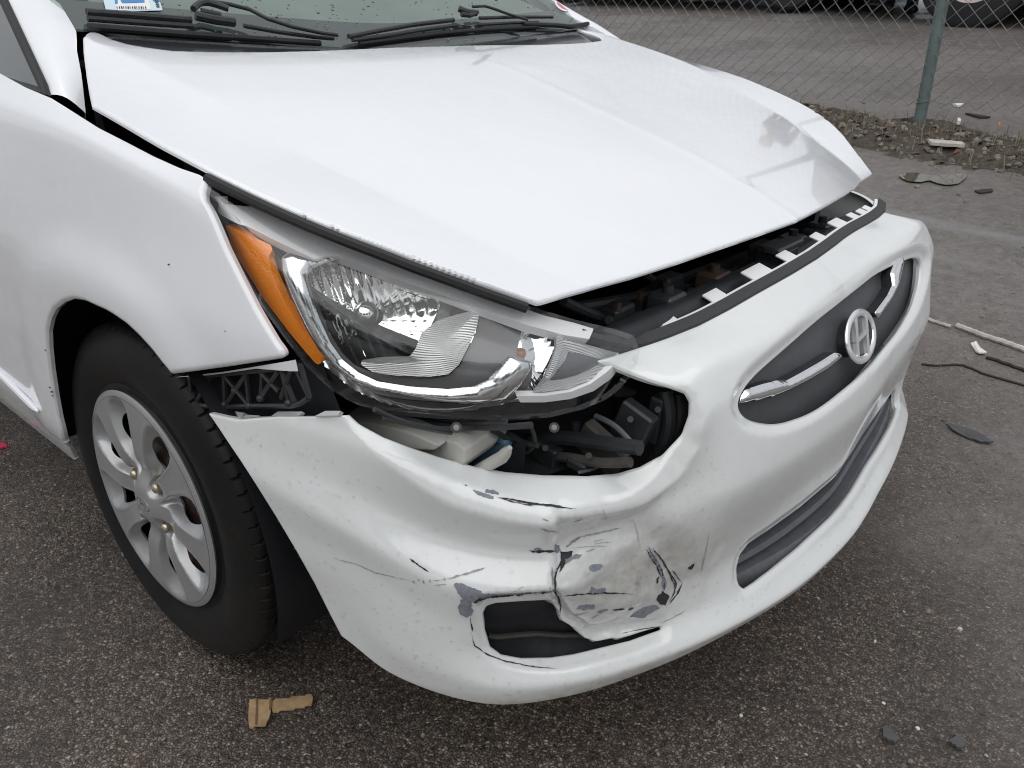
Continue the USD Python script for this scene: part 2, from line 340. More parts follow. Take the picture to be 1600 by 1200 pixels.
# lamp opening: turned-in flange, wide along its lower edge
i0 = OUT['skirt'].index((545, 648)); i1 = OUT['skirt'].index((934, 563))
open_px = OUT['skirt'][i0:i1+1]; op = to_sz(open_px)
opoly = Polygon(np.vstack([op, [(.62, .75), (.95, .75)]])).buffer(0)
tr = cKDTree(op); dd, ii = tr.query(nodes)
frac = np.linspace(0, 1, len(op)); W_ = np.interp(frac, [0, .08, .25, .42, .60, .70, .735, .8, 1], [.004, .020, .052, .062, .062, .050, .034, .010, .005])
inside = shapely.contains_xy(opoly, nodes[:, 0], nodes[:, 1])
dist = np.where(inside, 0, dd); w = W_[ii]
disp += np.where(nodes[:, 0] > .3, -.85*w*ramp(dist, w), 0)*np.where(inside, 1 + 2*np.minimum(dd, .03), 1)
# grille and fog openings
disp += flange(mirrored(OUT['ugrille'], True), .014, .012)
disp += flange(mirrored(OUT['lgrille']), .010, .007)
disp += flange(to_sz(OUT['fog'], closed=True), .015, .013)
# frame of the fog pocket stands 3 mm back from the skin
frame_px = [(742, 950), (750, 938), (768, 931), (800, 930), (868, 927), (880, 945), (868, 985), (905, 1008), (935, 1010), (1031, 990), (985, 1012), (930, 1028), (880, 1040), (830, 1042), (790, 1036), (765, 1020), (750, 1000), (744, 975)]
disp += flange(to_sz(frame_px, closed=True), .004, .003)
# dent: cheek pushed in to the right of the crack
dent_px = [(868, 845), (872, 800), (905, 778), (960, 770), (1040, 790), (1092, 830), (1108, 890), (1085, 950), (1031, 980), (985, 993), (935, 1001), (910, 990), (868, 985)]
dpoly = Polygon(to_sz(dent_px, closed=True)).buffer(0)
dl = LineString(to_sz(dent_px[2:9])); di = shapely.distance(dl, shapely.points(nodes))
ins = shapely.contains_xy(dpoly, nodes[:, 0], nodes[:, 1])
t_ = np.clip(di/.055, 0, 1); t_ = t_*t_*(3-2*t_)
fb = meshkit.fbm(np.stack([nodes[:, 0]*38, nodes[:, 1]*38, 0*nodes[:, 0]], 1), 4, 3) - .5
disp += np.where(ins, -.011*t_ + .007*fb*t_, 0)
near = np.exp(-(((nodes[:, 0]-.57)/.14)**2 + ((nodes[:, 1]-.40)/.11)**2))
disp += .004*near*(meshkit.fbm(np.stack([nodes[:, 0]*16, nodes[:, 1]*16, 0*nodes[:, 0]], 1), 3, 5) - .5)
disp = disp.reshape(SB.shape)
open_only = np.where(nodes[:, 0] > .3, -.85*w*ramp(dist, w), 0)*np.where(inside, 1 + 2*np.minimum(dd, .03), 1)
disp = gaussian_filter(disp, .7)
bumper = Patch(bump0.P + bump0.N*disp[..., None], flip=BFLIP)
skirt_px = OUT['skirt']
B_uv = {'fog': bumper.uv(dense(OUT['fog'], step=2, closed=True))}
for k in ('ugrille', 'lgrille'):      # the photographed half, mirrored
    u_ = bumper.uv(dense(OUT[k], step=2, closed=True, smooth=k == 'ugrille')); c_ = (len(sB)-1)/2
    i_ = np.nonzero(u_[:, 0] > c_ + .5)[0]; j_ = np.nonzero(np.diff(i_) > 1)[0]
    i_ = np.roll(i_, -(j_[0]+1)) if len(j_) else i_
    h_ = u_[i_]; B_uv[k] = np.vstack([h_, np.stack([c_ - (1.0 if k == 'ugrille' else 1.25)*(h_[::-1, 0] - c_), h_[::-1, 1]], 1)])
# whole outline: right half from the photograph, the far half mirrored along s
top = bumper.uv(dense(skirt_px, step=2)); c0 = (len(sB)-1)/2
top = top[top[:, 0] > c0 - 40]
ml = len(sB) - 1
k_ = np.argmin(top[:, 0]); rightrun = top[:k_+1]
archr = bumper.uv(dense(OUT['archedge'], step=2))
rr_ = rightrun[rightrun[:, 0] > c0 + 1]
lowv = np.stack([np.arange(archr[0][0]-1, c0, -2), np.full(len(np.arange(archr[0][0]-1, c0, -2)), .02)], 1)
half = np.vstack([archr[::-1], lowv])           # from the arch's top down to the centre of the lower edge
R_ = np.vstack([rr_[::-1], half])                # centre top -> lamp opening -> corner -> arch -> centre bottom
L_ = np.stack([2*c0 - R_[:, 0], np.where((R_[:, 0] > c0 + 92) & (R_[:, 1] > 45), np.interp(R_[:, 0], [c0+92, c0+108, c0+140], [120, 108, 104]), R_[:, 1])], 1)
outline = np.vstack([R_, L_[::-1]])
bm = bumper.cut(outline, [B_uv['fog'], B_uv['ugrille'], B_uv['lgrille']], step=1.0, rim=.006, rnd=.0035, unit=.0042)
cuv = bumper.cut_uv
ss_ = map_coordinates(SB, cuv.T, order=1, mode='nearest'); zz_ = map_coordinates(ZB, cuv.T, order=1, mode='nearest')
dirt = .5*np.exp(-(((ss_-.52)/.11)**2 + ((zz_-.36)/.09)**2)) + .22*np.exp(-(((ss_-.30)/.2)**2 + ((zz_-.37)/.07)**2)) + .8*np.clip(1-(zz_-.195)/.035, 0, 1) + .06
if len(dirt) != len(bm.vertices): raise ValueError((len(dirt), len(bm.vertices)))

# ------------------------------------------------------------------ hood
hx = np.arange(-.36, .735, .005)
def curve(pts, ky):  # pixel + lateral y -> z and y as functions of x
    P = np.vstack([atk([p[:2]], 1, [p[2]]) for p in pts]); return P
E_ = curve([(143,163,-.797),(240,219,-.796),(322,262,-.782),(420,310,-.762),(500,345,-.738),(600,383,-.70),(700,423,-.652),(770,447,-.615),(840,470,-.576)], 0)
E_ = np.vstack([[-.4, -.755, .965], E_, [.66, -.53, .708], [.75, -.46, .665]])
C_ = curve([(144,62,-.68),(330,150,-.66),(500,255,-.63),(600,300,-.605),(700,350,-.575),(800,400,-.54),(912,447,-.495)], 0)
C_ = np.vstack([[-.4, -.69, 1.005], C_, [.66, -.44, .708], [.75, -.40, .67]])
ye, ze = PchipInterpolator(E_[:, 0], E_[:, 1])(hx), PchipInterpolator(E_[:, 0], E_[:, 2])(hx)
yc, zc = PchipInterpolator(C_[:, 0], C_[:, 1])(hx), PchipInterpolator(C_[:, 0], C_[:, 2])(hx)
yc, zc, ye, ze = (gaussian_filter1d(a, 8, mode='nearest') for a in (yc, zc, ye, ze))
z0 = CubicSpline([-.4, -.2, 0, .2, .4, .55, .66, .75], [1.0, .966, .938, .892, .841, .795, .750, .708])(hx)
wv = np.linspace(-1, 1, 201); wc = .70
HP = np.zeros((len(hx), len(wv), 3))
aw = np.abs(wv)
for i in range(len(hx)):
    y = np.where(aw < wc, aw/wc*(-yc[i]), -yc[i] + (aw-wc)/(1-wc)*(yc[i]-ye[i]))
    zi = np.where(aw < wc, zc[i] + (z0[i]-zc[i])*(1-(aw/wc)**2), 0)
    t = (aw-wc)/(1-wc); zo = zc[i] + (ze[i]-zc[i])*(t + .12*np.sin(np.pi*np.clip(t, 0, 1)))
    z = np.where(aw < wc, zi, zo)
    z = z + .0022*np.exp(-(y/.007)**2)*np.clip((hx[i]+.05)*6, 0, 1)
    HP[i] = np.stack([np.full(len(wv), hx[i]), y*np.sign(wv), z], 1)
HP[..., 2] = gaussian_filter1d(HP[..., 2], 1.2, axis=1, mode='nearest'); HP[..., 2] = gaussian_filter1d(HP[..., 2], 3, axis=0, mode='nearest')
hood = Patch(HP); hood = Patch(HP, flip=hood.N[50, 100, 2] < 0)
hood_right_px = [(680,72),(612,74),(500,79),(420,81),(340,81),(272,79),(234,74),(204,69),(176,61),(160,53),(144,47),(134,52),(128,60),(129,80),(134,115),(139,145),(143,163)] + [(240,219),(322,262),(420,310),(500,345),(600,383),(700,423),(770,447),(830,470),(840,472),(850,470),(890,458),(931,447),(987,432),(1062,408),(1137,382),(1175,369),(1245,344)]
hu = hood.uv(dense(hood_right_px, step=3)); mid = 100.
hu = hu[hu[:, 1] < mid]
hood_uv = np.vstack([hu, np.stack([hu[::-1, 0], 2*mid - hu[::-1, 1]], 1)])
hm = hood.cut(hood_uv, step=1.0, rim=.0035, rnd=.0035, unit=.006)

# ------------------------------------------------------------------ front fender
FROWS = {
 'a': [(.9,.22,-.03),(1.6,.205,-.052),(2.1,.20,-.055)],
 'b': [(.9,.27,-.01),(1.6,.255,-.035),(2.1,.25,-.035)],
 'c': [(.9,.34,-.0),(1.6,.33,-.012),(2.1,.33,-.012)],
 'd': [(.9,.50,0),(2.1,.50,0)],
 'e': [(.9,.67,.002),(1.2,.68,.008),(2.1,.68,.008)],
 'f': [(.9,.74,-.012),(1.1,.77,-.006),(2.1,.80,-.004)],
 'g': [(.9,.78,-.03),(1.07,.820,-.014),(1.146,.842,-.013),(1.388,.878,-.014),(1.54,.886,-.016),(2.1,.90,-.02)],
 'h': [(.9,.825,-.028),(1.10,.855,-.032),(1.20,.871,-.035),(1.33,.891,-.040),(1.46,.911,-.046),(1.64,.928,-.055),(2.1,.94,-.062)],
 'i': [(.9,.834,-.048),(1.10,.864,-.054),(1.33,.899,-.064),(1.64,.936,-.082),(2.1,.948,-.09)]}
sF = np.arange(.9, 3.6, .006)
ZF, DF = rows_grid(FROWS, sF, 150, 3.2, 2.0)
SF = np.broadcast_to(sF[:, None], ZF.shape)
f0 = Patch(skin(SF, ZF, DF), flip=True)
arch_px = [(124,733),(112,712),(99,689),(90,655),(84,624),(77,580),(73,545),(72,519),(76,500),(83,485),(96,474),(112,468),(130,471),(147,479),(165,487),(178,495),(198,509),(217,527),(236,548),(254,571),(268,587)]
au = f0.uv(dense(arch_px, step=4)); asz = np.stack([map_coordinates(SF, au.T, order=1), map_coordinates(ZF, au.T, order=1)], 1)
apoly = Polygon(np.vstack([asz, [(1.0, .1), (1.9, .1)]])).buffer(0)
fn = np.stack([SF.ravel(), ZF.ravel()], 1)
fd = shapely.distance(LineString(asz), shapely.points(fn))
fdisp = .007*(1-(lambda t: t*t*(3-2*t))(np.clip((fd-.035)/.075, 0, 1)))
fdisp = np.where(fn[:, 1] > .28, fdisp, 0).reshape(SF.shape)
fender_p = Patch(f0.P + f0.N*gaussian_filter(fdisp, 1.8)[..., None], flip=True)
front_px = [(266,586),(350,575),(430,563),(440,561),(443,557),(441,550),(430,535),(400,484),(375,436),(352,390),(336,352),(325,325),(319,312),(318,300),(322,284),(321,278),(312,272)]
top_px = [(312,272),(280,261),(240,243),(200,222),(155,199),(120,177),(80,152),(40,135),(0,113)]
def run(p, pxs): return p.uv(dense(pxs, step=3))
r1, r2, r3 = run(fender_p, front_px), run(fender_p, top_px), run(fender_p, arch_px)
k175 = (1.85-.9)/.006
seam = [(k175-12, r2[-1][1]), (k175+4, 108), (k175+44, 90), (k175+46, 5), (k175+46, .1)]
low = [(k, .1) for k in np.arange(k175+44, r3[0][0]+2, -3)]
fend_uv = np.vstack([r1, r2[r2[:, 0] < k175-14], seam, low, [(r3[0][0]+.5, .1)], r3[1:-1]])
fm = fender_p.cut(fend_uv, step=1.0, rim=.006, rnd=.005, unit=.0055)
door_uv = np.vstack([[(k175-9, r2[-1][1]+1), (k175+7, 108), (k175+47, 90), (k175+49, 8)], [(len(sF)-2, 8), (len(sF)-2, r2[-1][1]+1)]])
dm = fender_p.cut(door_uv, step=2.0, rim=.008)
# ------------------------------------------------------------------ headlight
def pane(name, tint, f0, rough, bump=0.0):
    nodes = {'t': ('transparent_bsdf', {'color': tint}), 'g': ('glossy_bsdf', {'color': (1, 1, 1), 'roughness': rough}), 'lw': ('layer_weight', {'blend': .5}), 'pw': ('math', {'math_type': 'power', 'value2': 5.0}),
             'ma': ('math', {'math_type': 'multiply_add', 'value2': 1-f0, 'value3': f0}), 'm': ('mix_closure', {})}
    links = [('lw.facing', 'pw.value1'), ('pw.value', 'ma.value1'), ('ma.value', 'm.fac'), ('t.BSDF', 'm.closure1'), ('g.BSDF', 'm.closure2')]
    if bump:
        nodes.update({'ge': ('geometry', {}), 'n': ('noise_texture', {'scale': 60.0, 'detail': 5.0}), 'b': ('bump', {'strength': bump, 'distance': .001})}); links += [('ge.position', 'n.vector'), ('n.fac', 'b.height'), ('b.normal', 'g.normal')]
    mat(name, nodes, links, surface='m.closure')
pane('lens_glass', (.955, .96, .96), .05, .05, .015)
plain('lamp_black', (.02, .02, .022), .18, coat=.5)
plain('lamp_grey', (.13, .13, .135), .35, coat=.3)
plain('satin_silver', (.80, .80, .81), .35, coat=.2)
plain('reflector', (.86, .87, .87), .05, metal=1.0)
mat('ribbed', {'g': ('geometry', {}), 'mp': ('mapping', {'rotation': (0, 0, .6)}), 'w': ('wave_texture', {'wave_type': 'bands', 'bands_direction': 'z', 'scale': 160.0, 'distortion': .3}),
     'b': ('bump', {'strength': .55, 'distance': .0015}), 'p': ('principled_bsdf', {'base_color': (.62, .63, .63), 'metallic': .8, 'roughness': .3})},
    [('g.position', 'mp.vector'), ('mp.vector', 'w.vector'), ('w.fac', 'b.height'), ('b.normal', 'p.normal')])
mat('amber', {'g': ('geometry', {}), 'v': ('voronoi_texture', {'scale': 420.0, 'feature': 'f1'}), 'b': ('bump', {'strength': .6, 'distance': .001}),
     'p': ('principled_bsdf', {'base_color': (.90, .26, .012), 'roughness': .25, 'subsurface_weight': .25, 'subsurface_radius': (.01, .003, .001), 'coat_weight': .5})},
    [('g.position', 'v.vector'), ('v.distance', 'b.height'), ('b.normal', 'p.normal')])
plain('lamp_chrome', (.80, .81, .82), .16, metal=1.0)
plain('bulb_orange', (.30, .10, .05), .3, coat=.4)
LT = [(285,262,-.030),(319,279,-.034),(345,287,-.043),(400,308,-.060),(500,350,-.080),(600,391,-.089),(700,430,-.092),(800,466,-.092),(900,496,-.092),(960,511,-.095),(992,521,-.102),(1018,528,-.108)]
LB = [(285,285,-.030),(314,310,-.031),(322,350,-.028),(346,405,-.022),(386,478,-.016),(440,552,-.010),(512,620,-.008),(600,645,-.010),(740,656,-.014),(850,655,-.022),(952,625,-.048),(985,595,-.072),(1000,560,-.092),(1015,545,-.104)]
nt, nw = 76, 36
tp, bt = dense(LT, n=nt), dense(LB, n=nt)
ws = np.linspace(-.10, 1.06, nw)
LP = np.zeros((nt, nw, 3))
for i in range(nt):
    row = tp[i][None]*(1-ws)[:, None] + bt[i][None]*ws[:, None]
    hgt = np.linalg.norm(tp[i, :2]-bt[i, :2]); d = row[:, 2] + .034*min(1, hgt/170)*np.clip(4*ws*(1-ws), -.4, 1)
    s_z = solve_d(row[:, :2], d); LP[i] = skin(s_z[:, 0], s_z[:, 1], d)
for k in range(3): LP[..., k] = gaussian_filter(LP[..., k], (3.0, 1.4), mode='nearest')
lens = Patch(LP); LFLIP = ((EYE-LP)*lens.N).sum(2).mean() < 0
LP = np.stack([gaussian_filter1d(map_coordinates(LP[..., k], np.stack(np.meshgrid(np.linspace(0, nt-1, 300), np.linspace(0, nw-1, 144), indexing='ij')), order=3), 1.0, axis=0) for k in range(3)], -1)
lens = Patch(LP, flip=LFLIP)
def inset(o): return Patch(lens.P - lens.N*o, flip=LFLIP)
in1, in2 = inset(.022), inset(.034)
lens_px = [(325,283),(340,288),(400,311),(450,334),(500,354),(600,395),(700,433),(800,470),(900,500),(960,514),(990,524),(1000,548),(994,572),(978,598),(952,622),(910,640),(860,652),(800,657),(740,655),(660,646),(600,641),(560,633),(520,611),(480,575),(450,536),(420,495),(392,452),(364,402),(342,356),(328,318),(322,298)]
hl = thing('tmp') if False else None
def lpiece(p, px, **k): return p.piece(px, **k)
lamp = {}
lamp['lens'] = lens.cut(lens.uv(dense(lens_px, step=4, closed=True)), step=2.0, rim=.008, bstep=1.0)
house_px = [(318,275),(345,281),(400,304),(450,327),(500,347),(600,388),(700,427),(800,463),(900,493),(970,510),(1003,524),(1010,560),(990,600),(955,636),(900,655),(800,668),(700,668),(620,662),(560,655),(520,640),(470,596),(440,560),(405,505),(370,440),(340,380),(322,335),(313,300)]
strip_px = [(338,303),(345,299),(354,302),(400,322),(450,343),(500,363),(570,393),(640,421),(720,451),(790,477),(850,497),(895,508),(925,517),(918,533),(880,527),(820,511),(770,493),(735,480),(690,464),(637,446),(590,428),(550,412),(530,405),(512,404),(492,408),(470,398),(422,375),(380,352),(351,335),(337,323),(335,312)]
amber_px = [(351,352),(356,351),(390,367),(424,385),(427,392),(422,402),(428,425),(445,465),(475,518),(503,560),(504,566),(499,568),(493,563),(455,518),(415,465),(385,418),(362,378)]
swoosh_px = [(439,402),(450,395),(468,400),(492,409),(512,404),(530,405),(505,412),(490,420),(481,433),(486,455),(498,495),(516,535),(535,562),(560,582),(590,596),(640,604),(700,608),(740,604),(763,592),(780,573),(793,556),(812,562),(829,567),(829,577),(815,600),(795,622),(770,628),(735,629),(690,626),(640,618),(590,608),(552,595),(522,572),(500,547),(478,510),(462,475),(450,445),(441,420)]
bowl_px = [(484,432),(493,420),(512,411),(532,408),(552,415),(590,431),(637,449),(690,467),(738,483),(750,488),(745,515),(732,545),(718,572),(700,588),(672,593),(618,592),(580,587),(550,574),(530,555),(510,523),(496,485),(487,455)]
frost_px = [(738,481),(751,487),(746,510),(730,545),(717,571),(700,588),(672,592),(618,591),(580,586),(560,573),(562,566),(596,560),(639,558),(648,545),(659,517),(682,498),(710,488)]
turn_px = [(820,514),(870,524),(930,538),(985,552),(985,575),(960,592),(925,607),(880,615),(835,616),(808,614),(832,582),(830,566),(806,555)]
trim_px = [(806,616),(850,616),(890,610),(920,598),(945,580),(960,565),(968,568),(952,590),(925,609),(890,621),(850,626),(812,626)]
tfrost_px = [(874,526),(930,540),(970,552),(962,565),(944,582),(918,598),(888,609),(850,614),(832,614),(850,590),(868,555)]
tribs_px = [(868,523),(879,526),(878,545),(868,570),(856,592),(851,590),(860,568),(868,545)]
tback_px = [(816,513),(868,524),(868,545),(858,572),(846,600),(836,614),(822,614),(832,582),(830,566),(806,555)]
lower_px = [(520,580),(590,617),(690,636),(790,638),(880,630),(950,600),(975,575),(985,590),(955,620),(900,642),(800,652),(700,648),(610,638),(550,622)]
house_uv = Polygon(in2.uv(dense(house_px, step=4, closed=True))).buffer(0).intersection(shapely.box(6, 2, 293, 141))
house_uv = house_uv if house_uv.geom_type == 'Polygon' else max(house_uv.geoms, key=lambda g: g.area)
house_uv = np.array(house_uv.buffer(-3).buffer(3).exterior.coords)[:-1]
lamp['bezel'] = in2.cut(house_uv, [in2.uv(dense(bowl_px, step=4, closed=True)), in2.uv(dense(tback_px, step=4, closed=True))], step=2.0, rim=.006, bstep=1.2)
def dished(patch, px, depth, power=1.0, off=.0, step=1.2):
    "a sheet whose middle is pushed in from the outline"
    uv = patch.uv(dense(px, step=3, closed=True)); P_ = Polygon(uv).buffer(0)
    m = patch.cut(uv, step=step, off=off, bstep=step*.6); q_ = patch.cut_uv
    dd_ = shapely.distance(P_.exterior, shapely.points(q_)); dd_ = dd_/dd_.max()
    m.vertices = m.vertices - patch.norm(q_)*(depth*(1-(1-dd_)**2)**power)[:, None]; return m
# main reflector: a faceted paraboloid behind the bezel's round opening
bc = in2.at(in2.uv([(598, 492)]))[0]; bn = np.array([.80, -.42, .36]); bn /= np.linalg.norm(bn)
bu = np.cross([0, 0, 1], bn); bu /= np.linalg.norm(bu); bw = np.cross(bn, bu)
th = np.linspace(0, 2*np.pi, 181); rr_ = np.linspace(.012, .16, 46)
TH, RR = np.meshgrid(th, rr_, indexing='ij')
u_ = RR*np.cos(TH); w_ = RR*np.sin(TH)
u_ = u_*1.3; zz = RR**2/(4*.055) - .072 - .0016*np.abs(np.sin((u_ + .25*w_)/.0125*np.pi/1.0))**.6*np.clip(RR/.04, 0, 1)
BP = bc + u_[..., None]*bu + w_[..., None]*bw + zz[..., None]*bn
BP_in = BP
keep_bowl = sheet(BP)
# trim the bowl to what lies behind the bezel sheet
d_in = np.full(len(keep_bowl.vertices), 1.0)
tree_l = cKDTree(lens.P.reshape(-1, 3)); dq, iq = tree_l.query(keep_bowl.vertices)
side = ((keep_bowl.vertices - lens.P.reshape(-1, 3)[iq])*lens.N.reshape(-1, 3)[iq]).sum(1)
okv = side < -.025; fk = okv[keep_bowl.faces].all(1)
keep_bowl = TM(keep_bowl.vertices, keep_bowl.faces[fk]); keep_bowl.remove_unreferenced_vertices()
lamp['reflector_bowl'] = keep_bowl
bulb = trimesh.creation.icosphere(3, .015); bulb.apply_scale([1, 1, 1]); bulb.apply_translation(bc - bn*.040 + bu*(-.012) + bw*.004)
stem = tube([bc - bn*.075, bc - bn*.04 + bu*(-.012) + bw*.004], .009, 16)
lamp['swoosh'] = dished(in1, swoosh_px, -.010, .6)
lamp['strip'] = in1.piece(strip_px, thick=.012, off=.004, step=1.5)
lamp['amber'] = in1.piece(amber_px, thick=.010, off=.003, step=1.5)
lamp['frost'] = dished(in1, frost_px, .007, 1.0, off=-.006)
lamp['tfrost'] = dished(in1, tfrost_px, .014, .7, off=-.002)
lamp['tback'] = dished(in2, tback_px, .035, .6, off=0)
lamp['tribs'] = in1.piece(tribs_px, thick=.006, off=.002, step=1.0)
lamp['ttrim'] = in1.piece(trim_px, thick=.010, off=.003, step=1.2)
obulb = trimesh.creation.icosphere(2, .008); obulb.apply_translation(in2.at(in2.uv([(826, 533)]), -.026)[0])
# black tub behind everything
inward = np.array([-.80, .52, -.12]); inward /= np.linalg.norm(inward)
e0 = in2.at(house_uv, -.002); ek = np.arange(len(e0)); e1 = e0 + inward*.06; e2 = e0.mean(0) + (e0 - e0.mean(0))*.75 + inward*.15
qs = lambda a_, b_: np.vstack([np.stack([a_+ek, a_+np.roll(ek, -1), b_+np.roll(ek, -1)], 1), np.stack([a_+ek, b_+np.roll(ek, -1), b_+ek], 1)])
ne = len(e0); tubm = TM(np.vstack([e0, e1, e2, e2.mean(0)[None]]), np.vstack([qs(0, ne), qs(ne, 2*ne), np.stack([2*ne+ek, 2*ne+np.roll(ek, -1), np.full(ne, 3*ne)], 1)]))
def edge_tube(patch, px, r, off=0.0, n=8): return tube(patch.at(patch.uv(dense(px, step=5, smooth=True)), off), r, n)
seal = []
def build_lamp(car):
    h = obj('headlight', cat_([lamp['bezel']]), 'lamp_grey', car, smooth=30)
    obj('lamp_tub', tubm, 'inner_black', h)
    obj('lens', lamp['lens'], 'lens_glass', h, smooth=40)
    obj('reflector_bowl', lamp['reflector_bowl'], 'reflector', h, smooth=25)
    obj('bulb_shield', cat_([bulb, stem]), 'reflector', h, smooth=40)
    obj('chrome_surround', lamp['swoosh'], 'lamp_chrome', h, smooth=50)
    obj('silver_strip', lamp['strip'], 'satin_silver', h, smooth=30)
    obj('side_marker', lamp['amber'], 'amber', h, smooth=30)
    obj('ribbed_reflector', lamp['frost'], 'ribbed', h, smooth=50)
    obj('ribbed_reflector', lamp['tfrost'], 'ribbed', h, smooth=50)
    obj('turn_signal_chamber', lamp['tback'], 'reflector', h, smooth=50)
    obj('divider_ribs', lamp['tribs'], 'ribbed', h, smooth=30)
    obj('chrome_trim', lamp['ttrim'], 'satin_silver', h, smooth=30)
    obj('turn_signal_bulb', obulb, 'bulb_orange', h, smooth=True)
    for t in seal: obj('rubber_seal', t, 'rubber', h, smooth=40)
# ------------------------------------------------------------------ wheel
plain('cover_silver', (.36, .365, .37), .36, metal=.6, var=.08, scale=12, coat=.3)
plain('rust_steel', (.07, .045, .035), .6, var=.5, scale=60)
plain('nut_steel', (.48, .43, .34), .28, metal=.9, var=.35, scale=150)
WY, WZ, TW = -.811, .295, .178
def tyre_mesh():
    n = 720; R0 = .297
    prof = [(.10,.182),(.088,.190),(.0865,.2),(.093,.215),(.098,.235),(.0985,.252),(.094,.268),(.088,.279),(.083,.2855),(.0795,.2895),(.074,.2925)] + [(x, R0 - .0035*(x/.074)**2) for x in np.linspace(.070, -.070, 57)]
    right = prof[:11]; prof = np.array(prof + [(-a, r) for a, r in right[::-1]])
    th = np.arange(n+1)/n*2*np.pi
    Y, R = np.meshgrid(prof[:, 0], th, indexing='xy'); Rr = np.broadcast_to(prof[:, 1], Y.shape).copy()
    a = np.abs(Y)
    tread = Rr > .286
    for g in (.0225, .052): Rr -= np.where(tread & (np.abs(a-g) < .0042), .007, 0)      # grooves round the tread
    ph = R*72/(2*np.pi)
    sh = (a > .054) & (a < .080)
    f = (ph + .12*np.sin(a*90)) % 1; Rr -= np.where(sh & (f < .11), .0036, 0)
    mid = (a > .027) & (a < .048); f2 = (ph + a*14) % 1; Rr -= np.where(mid & (f2 < .13), .004, 0)
    cen = a < .018; f3 = (ph*.5 + Y*10) % 1; Rr -= np.where(cen & (f3 < .06), .003, 0)
    rib = (np.abs(Rr-.2735) < .0011) | (np.abs(Rr-.2240) < .0009) | (np.abs(Rr-.2180) < .0008); Y = Y + np.sign(Y)*np.where(rib & (a > .08), .0014, 0)
    wall = (a > .08) & (Rr < .285)
    Y = Y + np.sign(Y)*np.where(wall & (np.abs(Rr-.262) < .006) & ((np.floor(R*30/np.pi) % 5) < 3) & ((R*220/np.pi) % 1 < .55), .0011, 0)
    P = np.stack([Rr*np.cos(R), Y, Rr*np.sin(R)], -1)
    # flat spot where it stands
    P[..., 2] = np.where(P[..., 2] < -.2925, -.2925 + (P[..., 2] + .2925)*.25, P[..., 2])
    return sheet(P)
def cover_mesh():
    nr, na = 120, 1440
    r = np.linspace(.0, .1915, nr); a = np.arange(na+1)/na*2*np.pi
    Rg, Ag = np.meshgrid(r, a, indexing='ij')
    ph = (np.degrees(Ag) - 62 + 22.5 + 360*2) % 45 - 22.5 + (Rg-.11)*25     # swirl
    hw = PchipInterpolator([0, .04, .055, .08, .11, .14, .168, .180, .1915], [0, 0, 5, 9.5, 13, 13, 11, 5, 0])(Rg)
    q_ = ph/np.maximum(hw, .01)
    pocket = np.clip(1 - np.abs(q_)**3, 0, 1)**.8*(hw > .5)
    depth = PchipInterpolator([0, .045, .06, .1, .15, .172, .180, .1915], [0, 0, .012, .027, .020, .008, 0, 0])(Rg)
    h = .004*np.sin(np.clip((Rg-.04)/.15, 0, 1)*np.pi) + .010*np.exp(-(Rg/.045)**4) - .004*np.clip((Rg-.184)/.0075, 0, 1)**2 - .006*np.exp(-((Rg-.06)/.02)**2)
    h += .0012*np.clip(1 - np.abs(np.abs(ph)-hw-1.6)/1.6, 0, 1)*(Rg > .07)*(Rg < .17)
    h -= depth*pocket
    for k in range(4):
        an = math.radians(50 + 90*k); dd_ = np.hypot(Rg*np.cos(Ag)-.052*math.cos(an), Rg*np.sin(Ag)-.052*math.sin(an))
        h -= .014*np.clip(1-(dd_/.0165)**6, 0, 1)
    h = gaussian_filter(h, (1.0, 3.0), mode='nearest')
    P = np.stack([Rg*np.cos(Ag), -h, Rg*np.sin(Ag)], -1)
    pt = Patch(P, inv=False); pt = Patch(P, flip=pt.N[60, 10, 1] > 0, inv=False)
    holes = []
    for k in range(-1, 9):
        c = 62 + 45*k; pts = []
        for rr, f in [(.076, .0), (.084, .6), (.10, .80), (.12, .84), (.138, .80), (.149, .45), (.152, -.1), (.142, -.70), (.12, -.82), (.10, -.80), (.086, -.6)]:
            hwv = np.interp(rr, [.08, .11, .14, .168], [9.5, 13, 13, 11]); an = c + f*hwv - (rr-.11)*25
            pts.append((rr/.1915*(nr-1), an/360*na))
        pts = dense(pts, step=2, closed=True, smooth=True)
        holes.append(np.array(pts))
    full = Polygon([(2, 0), (nr-1, 0), (nr-1, na), (2, na)])
    for hl_ in holes: full = full.difference(Polygon(hl_).buffer(0))
    full = full.buffer(0)
    full = full if full.geom_type == 'Polygon' else max(full.geoms, key=lambda g: g.area)
    # scale so that the triangulation is even
    m = pt.cut(np.array(full.exterior.coords)[:-1], [np.array(i.coords)[:-1] for i in full.interiors], step=3.0, rim=.004, bstep=2.0)
    return m
